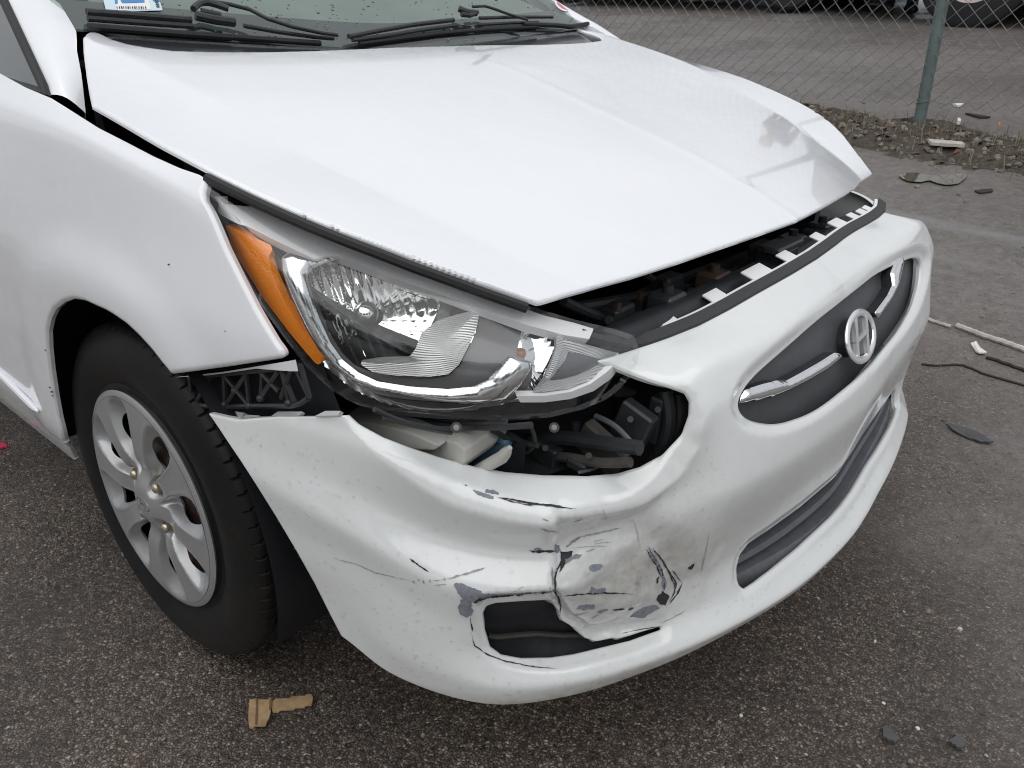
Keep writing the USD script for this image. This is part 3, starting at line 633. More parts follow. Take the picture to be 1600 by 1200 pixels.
def emblem_mesh(a, b, th, depth):
    "oval ring and slanted H, in the xy plane, facing +z, x to the reader's right"
    t = np.linspace(0, 2*np.pi, 97)[:-1]; parts = []
    def solid(poly): 
        g = trimesh.creation.extrude_polygon(poly, depth, engine='earcut'); return g
    o = Polygon(np.stack([a*np.cos(t), b*np.sin(t)], 1)); ring = []
    K = 12
    for i in range(K):
        ph = 2*np.pi*i/K; ring.append(np.stack([(a-th/2 + th/2*math.cos(ph))*np.cos(t), (b-th/2 + th/2*math.cos(ph))*np.sin(t), np.full(len(t), depth*.5 + depth*.6*math.sin(ph))], 1))
    V = np.vstack(ring); F = []; n = len(t)
    for i in range(K):
        for j in range(n):
            p, q2 = i*n + j, i*n + (j+1) % n; r2, s2 = ((i+1) % K)*n + (j+1) % n, ((i+1) % K)*n + j; F += [(p, r2, q2), (p, s2, r2)]
    parts.append(TM(V, F))
    inn = Polygon(np.stack([(a-th*.7)*np.cos(t), (b-th*.7)*np.sin(t)], 1))
    w = th*.85; sl = .40
    def stroke(x): return Polygon([(x-w/2-sl*b, -b), (x+w/2-sl*b, -b), (x+w/2+sl*b, b), (x-w/2+sl*b, b)])
    c = np.array([[x, .05*b*x/(.42*a)] for x in np.linspace(-.42*a, .42*a, 15)])
    H = stroke(-.36*a).union(stroke(.36*a)).union(LineString(c).buffer(w*.32)).intersection(inn)
    for g in getattr(H, 'geoms', [H]):
        if g.area > 1e-7: parts.append(solid(g))
    return cat_(parts)
def place(m, o, x, y, z):
    T = np.eye(4); T[:3, 0], T[:3, 1], T[:3, 2], T[:3, 3] = x, y, z, o; m = m.copy(); m.apply_transform(T); return m
TY, CV = tyre_mesh(), cover_mesh()
backing = cat_([revolve([(.02, .02), (.02, .06), (.035, .09), (.03, .12), (.06, .16), (.06, .185)], 96), revolve([(.05, .0), (.05, .14), (.065, .14)], 64)])
def hexnut():
    n = trimesh.creation.cylinder(.0105, .014, sections=6); d = trimesh.creation.icosphere(2, .009); d.apply_scale([1, 1, .7]); d.apply_translation([0, 0, .007]); return cat_([n, d])
def build_wheel(car, loc, side):
    "side -1: outer face towards -y"
    p = car + '/' + numbered(car, 'wheel'); x = UsdGeom.Xform.Define(stage, p); x.AddTranslateOp().Set(Gf.Vec3d(*loc))
    if side > 0: x.AddRotateZOp().Set(180.)
    if p != car + '/wheel':
        x.GetPrim().GetReferences().AddInternalReference(car + '/wheel'); x.GetPrim().SetInstanceable(True); return
    obj('tyre', TY, 'tyre_rubber', p, smooth=25, origin=None)
    m = CV.copy(); m.apply_translation([0, -.099, 0]); obj('wheel_cover', m, 'cover_silver', p, smooth=35)
    b = backing.copy(); b.apply_translation([0, -.098, 0]); obj('steel_rim', b, 'rust_steel', p, smooth=35)
    for k in range(4):
        an = math.radians(50 + 90*k); h = place(hexnut(), [.052*math.cos(an), -.090, .052*math.sin(an)], [1, 0, 0], [0, 0, 1], [0, -1, 0]); obj('wheel_nut', h, 'nut_steel', p, smooth=30)
    e = place(emblem_mesh(.021, .0125, .0034, .0016), [0, -.1075, 0], [1, 0, 0], [0, 0, 1], [0, -1, 0]); obj('wheel_emblem', e, 'chrome', p, smooth=40)
# ------------------------------------------------------------------ behind the panels
plain('tank_plastic', (.45, .445, .41), .42, var=.06, scale=25)
mat('tank', {'p': ('principled_bsdf', {'base_color': (.42, .415, .39), 'roughness': .4, 'subsurface_weight': .5, 'subsurface_radius': (.02, .02, .018), 'subsurface_scale': .02})})
plain('blue_plastic', (.045, .10, .15), .4)
plain('bay_grey', (.018, .020, .023), .5, var=.4, scale=30); plain('bay_dust', (.040, .038, .034), .7, var=.5, scale=25)
plain('yellow_print', (.72, .42, .02), .5)
plain('hose_grey', (.09, .095, .10), .5)
plain('steel', (.45, .45, .45), .35, metal=.9)
plain('dull_steel', (.20, .20, .20), .4, metal=.5)
plain('brown_metal', (.05, .03, .022), .6, var=.4, scale=40)
plain('liner', (.006, .0065, .009), .5, bump=.2, scale=60)
def at_x(px, x): return atk(np.atleast_2d(px), 0, x)
def at_y(px, y): return atk(np.atleast_2d(px), 1, y)
def core_block():
    ss = np.arange(-.83, .831, .02); p, n = Q(ss); pl = p - n*.20
    pl = np.vstack([pl, [(.36, .60), (.36, -.60)]]); m = trimesh.creation.extrude_polygon(Polygon(pl).buffer(0), .36, engine='earcut'); m.apply_translation([0, 0, .20]); return m
def build_inside(car):
    hs = hood.at(hood.uv(dense([(316,259),(400,301),(500,345),(600,383),(700,423),(770,447),(828,467)], n=70))) + np.array([.004, -.003, -.011]); obj('hood_seal', tube(gaussian_filter1d(hs, 2, axis=0, mode='nearest'), .0065, 8), 'rubber', car, smooth=40)
    obj('engine_bay_floor', core_block(), 'inner_black', car)
    obj('bay_wall', cat_([box((.05, 1.3, .62), (-.02, 0, .55)), box((.52, .03, .34), (.24, -.58, .57)), box((.52, .03, .34), (.24, .58, .57))]), 'inner_black', car)
    # wheel housing
    th = np.linspace(-.30, math.pi+.10, 60); yy = np.array([-.815, -.80, -.62, -.46])
    P = np.stack([np.stack([.352*np.cos(t)*np.ones(4), yy, .305 + .345*np.sin(t)*np.ones(4)], 1) for t in th])
    obj('wheel_arch_liner', cat_([sheet(P), box((.70, .01, .5), (0, -.46, .38))]), 'liner', car, smooth=40)
    P2 = P.copy(); P2[..., 1] *= -1; obj('wheel_arch_liner', cat_([sheet(P2), box((.70, .01, .5), (0, .46, .38))]), 'liner', car, smooth=40)
    # liner strip seen along the bumper's arch edge
    edge = bumper.at(bumper.uv(dense(OUT['archedge'][::-1], step=5)), -.006)
    n_ = np.array([-.55, .70, -.1]); e2 = edge + np.array([-.022, .016, -.006]); e3 = edge + np.array([-.03, .07, -.004])
    obj('liner_flange', sheet(np.stack([edge, e2, e3], 1)), 'liner', car, smooth=40)
    # radiator support and lock area under the bonnet edge
    ys = np.linspace(-.52, .52, 27)
    sup = tube(np.stack([.60 + .045*(1-(ys/.55)**2), ys, .635 + .02*(1-(ys/.55)**2)], 1), .028, 10); obj('radiator_support', sup, 'inner_black', car, smooth=40)
    obj('hood_latch', cat_([box((.05, .07, .05), (.645, 0, .675), ch=.006), box((.03, .10, .012), (.655, .0, .70), ch=.003)]), 'black_plastic', car)
    for y in (-.30, -.16, .14, .28): obj('support_bracket', cat_([box((.04, .05, .03), (.615, y, .668), ch=.004), trimesh.creation.cylinder(.008, .012, transform=trimesh.transformations.translation_matrix([.615, y, .688]))]), 'black_plastic' if y != -.16 else 'brown_metal', car)
    obj('horn', place(trimesh.creation.cylinder(.045, .03, sections=32), (.56, -.20, .62), [0, 1, 0], [0, 0, 1], [1, 0, 0]), 'brown_metal', car, smooth=40)
    # washer tank behind the lamp opening
    def hull_y(pts, y, dy):
        a = at_y(pts, y); b = a + np.array([-.01, dy, 0]); c = a.mean(0); f = (a-c)*.92 + c + np.array([.006, -.012, 0]); m = trimesh.convex.convex_hull(np.vstack([a, b, f]))
        for _ in range(4): m = m.subdivide()
        trimesh.smoothing.filter_laplacian(m, iterations=14, lamb=.5); return m
    YT = -.655
    t = obj('washer_tank', cat_([hull_y([(540,650),(585,656),(640,664),(690,674),(722,682),(738,696),(738,716),(728,728),(700,745),(600,745),(540,700)], YT, .09), hull_y([(545,648),(600,656),(650,668),(680,682),(700,690),(690,700),(610,690),(545,690)], YT-.012, .03)]), 'tank', car, smooth=35)
    obj('tank_rib', tube(dense(at_y([(632,672),(645,690),(662,698),(684,698),(698,704),(724,705)], YT-.013), step=.004), .0035, 8), 'tank', t, smooth=40)
    ylw = [tube(dense(at_y(p_, YT-.026), step=.003), .002, 6) for p_ in ([(q0, q1 - 8) for q0, q1 in pp__] for pp__ in ([(590,672),(592,684),(600,690),(606,700)],[(598,670),(606,676),(600,682),(592,678)],[(608,676),(616,682),(610,690),(604,684)],[(612,672),(622,673)],[(604,692),(614,688),(618,694)],[(616,690),(630,686),(640,691),(640,706),(636,712)]))]
    obj('tank_print', cat_(ylw), 'yellow_print', t, smooth=40)
    obj('blue_hose', tube(dense(at_y([(752,690),(775,682),(790,690),(770,705),(752,715),(740,735)], -.60), step=.01, smooth=True), .008, 10), 'blue_plastic', car, smooth=40)
    fn_ = dense(at_y([(725,748),(760,728),(785,714),(797,699)], -.645), n=16); obj('filler_neck', tube(fn_, np.r_[np.full(13, .008), .0075, .006, .003], 12), 'tank_plastic', car, smooth=40)
    obj('shroud_plate', TM(at_y([(738,700),(822,690),(818,745),(738,745)], -.59), [[0, 1, 2], [0, 2, 3]]), 'bay_grey', car)
    obj('lower_tray', sheet(np.stack([np.stack([np.linspace(.45, .60, 5), np.linspace(-.66, -.58, 5), np.full(5, .49)], 1), np.stack([np.linspace(.45, .70, 5), np.linspace(-.40, -.30, 5), np.full(5, .50)], 1)], 1)), 'black_plastic', car)
    # hose with clamp, screws, wires
    P_ = dense(at_x([(965,610),(1000,611),(1020,612),(1060,600)], .585), step=.006, smooth=True)
    obj('coolant_hose', tube(P_, .010, 12), 'hose_grey', car, smooth=40)
    c_ = at_x([(1001,611),(1010,612)], .585)
    for c in c_: obj('hose_clamp', tube(np.array([c + [0, -.004, 0], c + [0, .004, 0]]), .0135, 16), 'steel', car, smooth=40)
    obj('coolant_hose', tube(dense(at_x([(995,618),(1003,632),(1012,645),(1014,665)], .57), step=.006, smooth=True), .007, 10), 'hose_grey', car, smooth=40)
    for px in ((713, 668), (866, 668)):
        c = at_x([px], .60 if px[0] < 800 else .645)[0]
        v = (EYE-c)/np.linalg.norm(EYE-c); w1 = np.cross(v, [0, 0, 1]); w1 /= np.linalg.norm(w1); w2 = np.cross(w1, v)
        tabp = place(trimesh.creation.cylinder(.0062, .005, sections=24), c - v*.004, w1, w2, v); obj('lamp_tab', tabp, 'black_plastic', car, smooth=40)
        obj('screw', place(cat_([trimesh.creation.cylinder(.0034, .004, sections=20), box((.004, .0012, .005), (0, 0, .0005))]), c, w1, w2, v), 'dull_steel', car, smooth=40)
    lampbot = [(440,556),(470,596),(520,636),(560,652),(620,660),(700,668),(800,668),(870,662),(920,652)]
    a = in2.at(in2.uv(dense(lampbot, step=6))); b = a + np.array([0, 0, -.022]); c = a + np.array([-.05, .05, -.03])
    obj('lamp_bracket', sheet(np.stack([a, b, c], 1)), 'black_plastic', car, smooth=40)
    for pts, r in (([(585,640),(640,662),(700,670),(740,668)], .003), ([(600,652),(660,668),(705,676)], .003), ([(770,672),(800,690),(815,700)], .004), ([(780,668),(830,668)], .003)):
        obj('wiring', tube(dense(at_x(pts, .575), step=.01, smooth=True), r, 6), 'black_plastic', car, smooth=40)
    obj('loose_strap', tube(dense(at_x([(905,738),(930,732),(955,720),(975,715)], .66), step=.008, smooth=True), .0022, 6), 'hose_grey', car, smooth=40)
    # clutter in the gloom under the lamp and behind the grille strip
    for pts, y, r, m in (([(820,690),(870,684),(930,690),(1000,700)], -.52, .010, 'bay_grey'), ([(830,720),(880,714),(930,722),(985,722)], -.53, .007, 'bay_dust'), ([(900,660),(905,690),(925,715)], -.50, .006, 'bay_grey'), ([(1040,610),(1046,640),(1038,690),(1020,720)], -.42, .009, 'bay_grey'), ([(1060,615),(1062,650),(1050,690)], -.40, .006, 'bay_dust'),
                          ([(830,668),(836,690),(826,705),(812,712)], -.57, .003, 'bay_dust'), ([(760,672),(790,676),(815,690),(840,696)], -.585, .004, 'bay_grey'), ([(640,652),(700,664),(760,668),(830,664)], -.655, .004, 'bay_grey'), ([(930,650),(960,665),(985,690)], -.48, .004, 'hose_grey')):
        obj('hose', tube(dense(at_y(pts, y), step=.008, smooth=True), r, 8), m, car, smooth=40)
    for px, y, sz_ in (((850,705), -.53, (.05, .02, .03)), ((940,700), -.50, (.07, .02, .045)), ((990,665), -.46, (.05, .02, .06)), ((905,725), -.53, (.03, .02, .015)), ((1025,655), -.42, (.02, .02, .07)), ((800,705), -.565, (.02, .015, .02))):
        obj('bay_bracket', box(sz_, at_y([px], y)[0], trimesh.transformations.rotation_matrix(px[0]*.01 % .6, [0, 1, 0])[:3, :3], ch=.003), 'bay_grey' if px[0] % 20 else 'bay_dust', car)
    for px, y in (((852,700), -.545), ((945,692), -.515), ((985,655), -.475), ((920,712), -.54), ((1028,640), -.435)):
        c = at_y([px], y)[0]; v = (EYE-c)/np.linalg.norm(EYE-c); w1 = np.cross(v, [0, 0, 1]); w1 /= np.linalg.norm(w1); obj('bolt', place(hexnut(), c, w1, np.cross(v, w1), v) if False else place(trimesh.creation.cylinder(.0045, .008, sections=6), c, w1, np.cross(v, w1), v), 'bay_dust', car)
    for pts, x, r, m in (([(900,480),(960,470),(1040,450),(1120,420),(1200,385)], .56, .008, 'bay_grey'), ([(950,500),(1010,490),(1080,465),(1160,432)], .585, .006, 'bay_dust'), ([(1010,430),(1030,460),(1025,485)], .56, .006, 'brown_metal'), ([(1060,450),(1100,440),(1150,420)], .57, .004, 'hose_grey'), ([(1200,395),(1250,372),(1300,345)], .60, .007, 'bay_grey'), ([(880,470),(930,492),(985,506)], .57, .007, 'bay_grey')):
        obj('hose', tube(dense(at_x(pts, x), step=.012, smooth=True), r, 8), m, car, smooth=40)
    for px, x, sz_ in (((1190,388), .60, (.03, .055, .022)), ((1040,455), .57, (.03, .06, .05)), ((960,490), .575, (.04, .05, .03)), ((1110,438), .585, (.02, .07, .03)), ((1270,365), .61, (.03, .05, .02))):
        obj('bay_bracket', box(sz_, at_x([px], x)[0], ch=.004), 'bay_grey' if px[0] != 1190 else 'bay_dust', car)
    for px, x in (((1042,440), .59), ((1110,425), .60), ((1000,462), .58), ((965,478), .59), ((1215,378), .62)): obj('bolt', trimesh.creation.cylinder(.006, .012, sections=6, transform=trimesh.transformations.translation_matrix(at_x([px], x)[0])), 'brown_metal' if px[0] < 1100 else 'bay_dust', car)
    # bumper side bracket with its lattice
    br = []; Y = -.792
    G_ = lambda pts: at_y(pts, Y)
    for pts in ([(296,590),(470,572)], [(300,632),(345,636),(395,634),(465,634),(482,622)], [(296,590),(302,632)], [(325,588),(332,634)], [(350,586),(352,632)], [(384,582),(390,634)], [(410,580),(408,622)], [(440,576),(452,630)], [(462,574),(482,618)],
                [(305,592),(330,630)], [(330,590),(306,630)], [(352,588),(388,632)], [(384,586),(354,632)], [(408,582),(436,612)], [(436,580),(410,618)], [(440,580),(460,628)], [(456,578),(440,622)], [(470,572),(484,622)]):
        br.append(tube(dense(G_(pts), step=.02), .0035, 6))
    for px in ((302,632),(332,634),(352,632),(390,634),(408,622),(452,630),(318,612),(368,610)): s_ = trimesh.creation.icosphere(1, .006); s_.apply_translation(G_([px])[0]); br.append(s_)
    obj('bumper_bracket', cat_(br), 'black_plastic', car, smooth=40)
    obj('bracket_backing', TM(at_y([(285,580),(500,560),(540,660),(300,655)], -.755), [[0, 1, 2], [0, 2, 3]]), 'inner_black', car)
    flp = [(268,590),(350,581),(440,566),(462,562),(466,580),(452,580),(400,576),(330,586)]
    fa = at_y(flp, -.797); obj('fender_flange', TM(fa, trimesh.creation.triangulate_polygon(Polygon(np.array(flp)), engine='earcut')[1] if False else [[0, 1, 7], [1, 6, 7], [1, 2, 6], [2, 5, 6], [2, 3, 5], [3, 4, 5]]), 'car_paint', car)
    # white clip tabs on the bumper's corner edge
    def tab(px4, off):
        uv = bumper.uv(px4); a = bumper.at(uv, off); return a
    for pts in ([(328,645),(350,640),(382,645),(374,656)], [(385,648),(405,649),(403,655),(374,655)], [(424,650),(434,643),(472,643),(466,651)], [(492,650),(508,642),(532,642),(528,649)]):
        A = atk(pts, 1, -.785); v = np.vstack([A, A + [0, .004, -.004]]); obj('clip_tab', TM(v, [[0, 1, 2], [0, 2, 3], [4, 6, 5], [4, 7, 6], [0, 4, 5], [0, 5, 1], [1, 5, 6], [1, 6, 2], [2, 6, 7], [2, 7, 3], [3, 7, 4], [3, 4, 0]]), 'white_plastic', car)
    # strip and clips along the bumper's upper edge
    tl = bumper.uv(dense([(1000,541),(1045,526),(1090,508),(1140,482),(1185,456),(1235,428),(1280,400)], step=3)); tl = tl[tl[:, 0] > c0+2]
    tl = np.vstack([tl, np.stack([2*c0 - tl[::-1, 0], tl[::-1, 1]], 1)]); tl = dense(tl, n=120); tl[:, 1] = gaussian_filter1d(tl[:, 1], 3)
    lo = bumper.at(tl, .003); up = lo + np.array([-.015, 0, .007])
    bk = up + np.array([-.004, 0, -.012])
    fr = lo + np.array([.001, 0, -.006])
    obj('bumper_strip', sheet(np.stack([fr, lo, up, bk], 1)), 'dark_trim', car, smooth=25)
    tail = np.vstack([lo[0] + (atk([(912,521)], 0, .62)[0]-lo[0])*f_ for f_ in (1, .66, .33, 0)]); tail[1:3, 2] -= [.004, .004]
    tail = dense(tail, n=14, smooth=True); tu = tail + np.linspace(0.0, 1, 14)[:, None]*np.array([-.015, 0, .007]) + np.array([-.002, 0, .006])*(1-np.linspace(0, 1, 14))[:, None]
    obj('bumper_strip', sheet(np.stack([tail + [0, 0, -.010], tail, tu, tu + [-.004, 0, -.012]], 1)), 'dark_trim', car, smooth=25)
    wl = up + np.array([-.005, 0, -.002]); obj('white_edge', sheet(np.stack([up + [-.002, 0, -.003], up + [-.008, 0, -.003], up + [-.009, 0, -.012]], 1)), 'white_plastic', car)
    upx = proj(up)
    for cx_, cy_, wd, dp in ((1042, 506, .030, .026), (1124, 467, .032, .028), (1190, 432, .052, .034), (1234, 403, .032, .030), (1282, 371, .030, .026), (1313, 347, .045, .03), (1337, 322, .028, .024), (1349, 304, .026, .02), (1357, 290, .022, .018)):
        dp = dp*.62; k = int(np.clip(np.abs(upx[:, 0]-(cx_+9)).argmin(), 2, 117)); c = up[k]; t_ = up[k+2] - up[k-2]; t_ /= np.linalg.norm(t_)
        z_ = np.array([.25, 0, 1.]); z_ -= t_*(z_ @ t_); z_ /= np.linalg.norm(z_); x_ = np.cross(t_, z_)
        x_ = x_ if x_[0] < 0 else -x_
        m = box((wd, dp + .01, .004), (0, 0, 0), ch=.0012); obj('clip_tab', place(m, c + x_*(dp/2) + np.array([-.005, 0, -.004]), t_, x_, np.cross(t_, x_)), 'white_plastic', car)
# ------------------------------------------------------------------ grilles, badge
plain('badge_chrome', (.80, .81, .82), .22, metal=.75, coat=.5); plain('slat_grey', (.10, .105, .118), .35, var=.15, scale=60)
plain('grille_grey', (.060, .062, .068), .45, var=.12, scale=60, bump=.08)
plain('grille_dark', (.022, .023, .027), .40, var=.2, scale=60)
def on_skin(s, z, off=0.0):
    "point of the bumper at (s, z)"
    i = (np.asarray(s) - sB[0])/(sB[1]-sB[0]); out = []
    for ii, zz_ in zip(np.atleast_1d(i), np.broadcast_to(z, np.atleast_1d(i).shape)):
        k = int(np.clip(round(ii), 0, len(sB)-1)); v = np.interp(zz_, ZB[k], np.arange(ZB.shape[1])); out.append((ii, v))
    return bumper.at(out, off)
def build_grilles(car):
    gp = Patch(gaussian_filter(bump0.P, (2, 2, 0)) - bump0.N*.030, flip=BFLIP, inv=False)
    big_uv = Polygon(B_uv['ugrille']).buffer(6)
    g = obj('upper_grille', gp.cut(np.array(big_uv.exterior.coords)[:-1], step=1.5, rim=.004), 'grille_grey', car, smooth=40)
    bars = {'r': [(1155,630),(1158,618),(1164,609),(1185,602),(1205,596),(1216,594),(1228,595),(1252,582),(1280,566),(1305,550),(1311,551),(1315,558),(1290,579),(1260,597),(1230,611),(1205,621),(1180,627)],
            'l': [(1398,408),(1409,401),(1411,412),(1407,428),(1402,447),(1392,468),(1372,497),(1366,489),(1386,462),(1394,445),(1391,427)]}
    gb = Patch(gaussian_filter(bump0.P, (2, 2, 0)) - bump0.N*.012, flip=BFLIP)
    for k, px in bars.items():
        m = dished(gb, px, -.007, .6, step=.8); obj('chrome_bar', m, 'chrome', g, smooth=50)
        lo_ = gb.cut(gb.uv(dense(px, step=3, closed=True)), step=2, rim=.016, off=-.001); obj('bar_back', lo_, 'grille_dark', g, smooth=30)
    o = atk([(1346, 525)], 1, [0.0])[0]
    n = np.array([math.cos(.42), 0, math.sin(.42)]); x_ = np.array([0, 1., 0]); u = np.cross(n, x_)
    e = place(emblem_mesh(.0635, .043, .0125, .006), o - n*.004, x_, u, n); obj('emblem', e, 'badge_chrome', g, smooth=40)
    base = trimesh.creation.extrude_polygon(Polygon(np.stack([.048*np.cos(np.linspace(0, 2*np.pi, 64)), .030*np.sin(np.linspace(0, 2*np.pi, 64))], 1)), .02, engine='earcut'); base.apply_translation([0, 0, -.024])
    obj('emblem_base', place(base, o, x_, u, n), 'grille_dark', g, smooth=30)
    # lower grille: dark panel with long ribs
    gp2 = Patch(gaussian_filter(bump0.P, (2, 2, 0)) - bump0.N*.042, flip=BFLIP, inv=False)
    lg = obj('lower_grille', gp2.cut(np.array(Polygon(B_uv['lgrille']).buffer(9).exterior.coords)[:-1], step=2, rim=.004), 'grille_dark', car, smooth=40)
    s_ = np.linspace(.345, -.47, 64); sagv = .12*np.minimum(np.maximum(-s_, 0), .5)
    for k, f in enumerate((.12, .38, .64, .90)):
        z = .262 + (.362-.262)*f + sagv - .012*np.clip((s_-.18)/.17, 0, 1)*(f-.5)
        a = on_skin(s_, z + .010, -.034); b = on_skin(s_, z + .004, -.010); c = on_skin(s_, z - .006, -.011); d = on_skin(s_, z - .011, -.036)
        obj('slat', sheet(np.stack([a, b, c, d], 1)), 'slat_grey', lg, smooth=35)
    for pts_, m_ in (([(770,1014),(850,1004),(930,1000)], 'bay_dust'),):
        u__ = bumper.uv(dense(pts_, step=4)); obj('pocket_rib', tube(bump0.at(u__, -.040), .004, 6), m_, car, smooth=40)
    # behind the fog pocket
    fp = Patch(gaussian_filter(bump0.P, (2, 2, 0)) - bump0.N*.05, flip=BFLIP, inv=False)
    obj('fog_pocket', fp.cut(np.array(Polygon(B_uv['fog']).buffer(8).exterior.coords)[:-1], step=2, rim=.004), 'inner_black', car, smooth=40)

# ------------------------------------------------------------------ windscreen, cowl, wipers, the rest of the body
pane('screen_glass', (.74, .82, .78), .10, .02)
plain('side_glass', (.012, .014, .015), .04, coat=1.0)
plain('frit', (.03, .03, .034), .12, coat=.3)
plain('dash', (.24, .265, .25), .7, var=.15, scale=3)
plain('cowl_black', (.014, .014, .017), .20, coat=.3, bump=.05, scale=80)
plain('paper', (.55, .68, .74), .5); plain('print_dark', (.06, .07, .09), .5); plain('print_blue', (.06, .22, .50), .5); plain('sticker_red', (.62, .12, .18), .4); plain('paper_white', (.75, .76, .76), .5)
gy = np.linspace(-.69, .69, 301)
gb_ = np.stack([-.245 - .022*(gy/.67)**2, gy, .948 + .040*(np.sqrt((gy/.67)**2 + .05) - .2236)/.8], 1)
gt_ = np.stack([-.99 - .10*(gy/.67)**2, gy*.86, 1.40 - .03*(gy/.67)**2], 1)
GV = np.linspace(0, 1, 200)
GLS = gb_[:, None]*(1-GV)[None, :, None] + gt_[:, None]*GV[None, :, None]; GLS[..., 2] += .035*np.sin(np.pi*GV)[None, :]
glass = Patch(GLS); GF = ((EYE-GLS)*glass.N).sum(2).mean() < 0; glass = Patch(GLS, flip=GF)
def build_body(car):
    w = obj('windshield', sheet(GLS), 'screen_glass', car, smooth=True)
    k = 19
    fr = glass.P[:, :k] - glass.N[:, :k]*.004; obj('frit_band', sheet(fr), 'frit', w, smooth=True)
    sb = glass.P[:14] - glass.N[:14]*.0045; sb2 = glass.P[-14:] - glass.N[-14:]*.0045
    obj('frit_band', sheet(np.concatenate([sb[:, k:]], 0)), 'frit', w, smooth=True); obj('frit_band', sheet(sb2[:, k:]), 'frit', w, smooth=True)
    g0 = glass.P[16:-16:4, 19] - glass.N[16:-16:4, 19]*.012; dp_ = np.stack([g0 + np.array([-.62*t, 0, .20*t]) for t in np.linspace(0, 1, 8)] + [g0 + np.array([-.64, 0, -.12])], 0)
    obj('dashboard', sheet(dp_), 'dash', car, smooth=40)
    obj('cabin', cat_([box((2.0, 1.36, .5), (-2.0, 0, .62)), box((.15, .5, .5), (-1.6, -.35, 1.0), ch=.05), box((.15, .5, .5), (-1.6, .35, 1.0), ch=.05)]), 'inner_black', car)
    def stick(px, m, off, nm): obj(nm, glass.piece(px, thick=.0008, off=off, step=1.0), m, w)
    stick([(158,-14),(166,20),(254,17),(244,-14)], 'paper', .0015, 'sticker'); stick([(177,-14),(183,18),(236,16),(228,-14)], 'paper_white', .0022, 'sticker_panel'); stick([(235,-12),(239,4),(250,4),(246,-12)], 'print_blue', .0022, 'sticker_panel'); stick([(177,-14),(180,8),(184,8),(182,-14)], 'print_blue', .0028, 'sticker_panel')
    stick([(188,2),(190,7),(226,6),(225,1)], 'print_blue', .0028, 'sticker_panel')
    for i in range(14):
        x0 = 182 + i*3.4; stick([(x0,11.5),(x0+.2,16.5),(x0+1.4+(i % 3)*.5,16.4),(x0+1.2+(i % 3)*.5,11.4)], 'print_dark', .003, 'barcode_bar')
    for i in range(5): stick([(240+i*.9,-1+i*3.2),(246+i*.9,-1.5+i*3.2),(246.4+i*.9,.2+i*3.2),(240.4+i*.9,.7+i*3.2)], 'print_dark', .003, 'barcode_bar')
    th = np.linspace(0, 2*np.pi, 25)[:-1]
    stick(np.stack([878 + 11*np.cos(th) + 3*np.sin(th), 9 + 9*np.sin(th) + 3*np.cos(th)], 1), 'paper_white', .0015, 'sticker'); stick(np.stack([879 + 9*np.cos(th) + 3*np.sin(th), 9.5 + 6*np.sin(th) + 3*np.cos(th)], 1), 'sticker_red', .0024, 'sticker_panel')
    # cowl between bonnet and glass
    hr = hood.at(hood.uv(dense(hood_right_px[:12], n=60)), -.018); hr = hr[np.argsort(hr[:, 1])]
    hr = np.vstack([hr, (hr*[1, -1, 1])[::-1]]); hy = np.linspace(-.66, .66, 81)
    A = np.stack([np.interp(hy, hr[:, 1], hr[:, 0]) + .02, hy, np.interp(hy, hr[:, 1], hr[:, 2]) - .004], 1)
    B = np.stack([np.interp(hy, gy, gb_[:, 0]) - .02, hy, np.interp(hy, gy, gb_[:, 2]) - .001], 1)
    f = np.linspace(0, 1, 6)[None, :, None]; CW = A[:, None]*(1-f) + B[:, None]*f
    c = obj('cowl_panel', sheet(CW), 'cowl_black', car, smooth=True)
    tm = [box((.006, .008, .006), p + np.array([-.030, 0, .006])) for p in A[24:58:1]]; obj('cowl_seal', cat_(tm + [tube(A[20:60] + np.array([-.024, 0, .003]), .004, 6)]), 'rubber', c)
    # wipers
    def gl(px, off): return glass.at(glass.uv(px), off)
    def gtube(px, off, r, n=8): 
        p = gl(dense(px, step=6), off); return tube(p, r, n)
    w1 = car + '/' + numbered(car, 'wiper'); UsdGeom.Xform.Define(stage, w1)
    obj('blade', cat_([gtube([(134,31),(200,35),(296,42)], .014, 0.0058), gtube([(136,38),(220,44),(300,49)], .010, 0.0048)]), 'black_plastic', w1, smooth=40)
    obj('blade_rubber', gtube([(137,46),(220,55),(310,62),(360,64)], .005, 0.0061), 'rubber', w1, smooth=40)
    obj('arm_head', cat_([gtube([(298,33),(305,25),(318,22),(335,26),(352,32)], .024, 0.0058), gtube([(302,40),(330,46),(362,50)], .020, 0.0082), gtube([(310,36),(340,42)], .024, 0.0054)]), 'black_plastic', w1, smooth=40)
    obj('arm', gtube([(325,23),(352,26),(385,34),(412,48),(450,60),(495,69),(520,72)], .026, 0.0037), 'black_plastic', w1, smooth=40)
    obj('blade', gtube([(378,49),(430,58),(490,66),(518,68)], .012, 0.0041), 'black_plastic', w1, smooth=40)
    obj('arm_base', gtube([(296,70),(330,68),(365,70),(500,73)], .006, 0.0054), 'rubber', w1, smooth=40)
    w2 = car + '/' + numbered(car, 'wiper'); UsdGeom.Xform.Define(stage, w2)
    obj('blade', cat_([gtube([(541,66),(580,58),(640,47),(705,39)], .014, 0.0051), gtube([(548,69),(600,62),(660,52),(712,45)], .010, 0.0041)]), 'black_plastic', w2, smooth=40)
    obj('blade_rubber', gtube([(560,71),(620,63),(690,54),(760,48),(840,44)], .004, 0.0048), 'rubber', w2, smooth=40)
    obj('arm_head', cat_([gtube([(711,26),(722,31),(738,33)], .022, 0.0075), gtube([(715,35),(730,37),(740,31)], .022, 0.0054)]), 'black_plastic', w2, smooth=40)
    obj('arm', gtube([(732,24),(752,23),(768,28),(790,36),(818,44)], .024, 0.0034), 'black_plastic', w2, smooth=40)
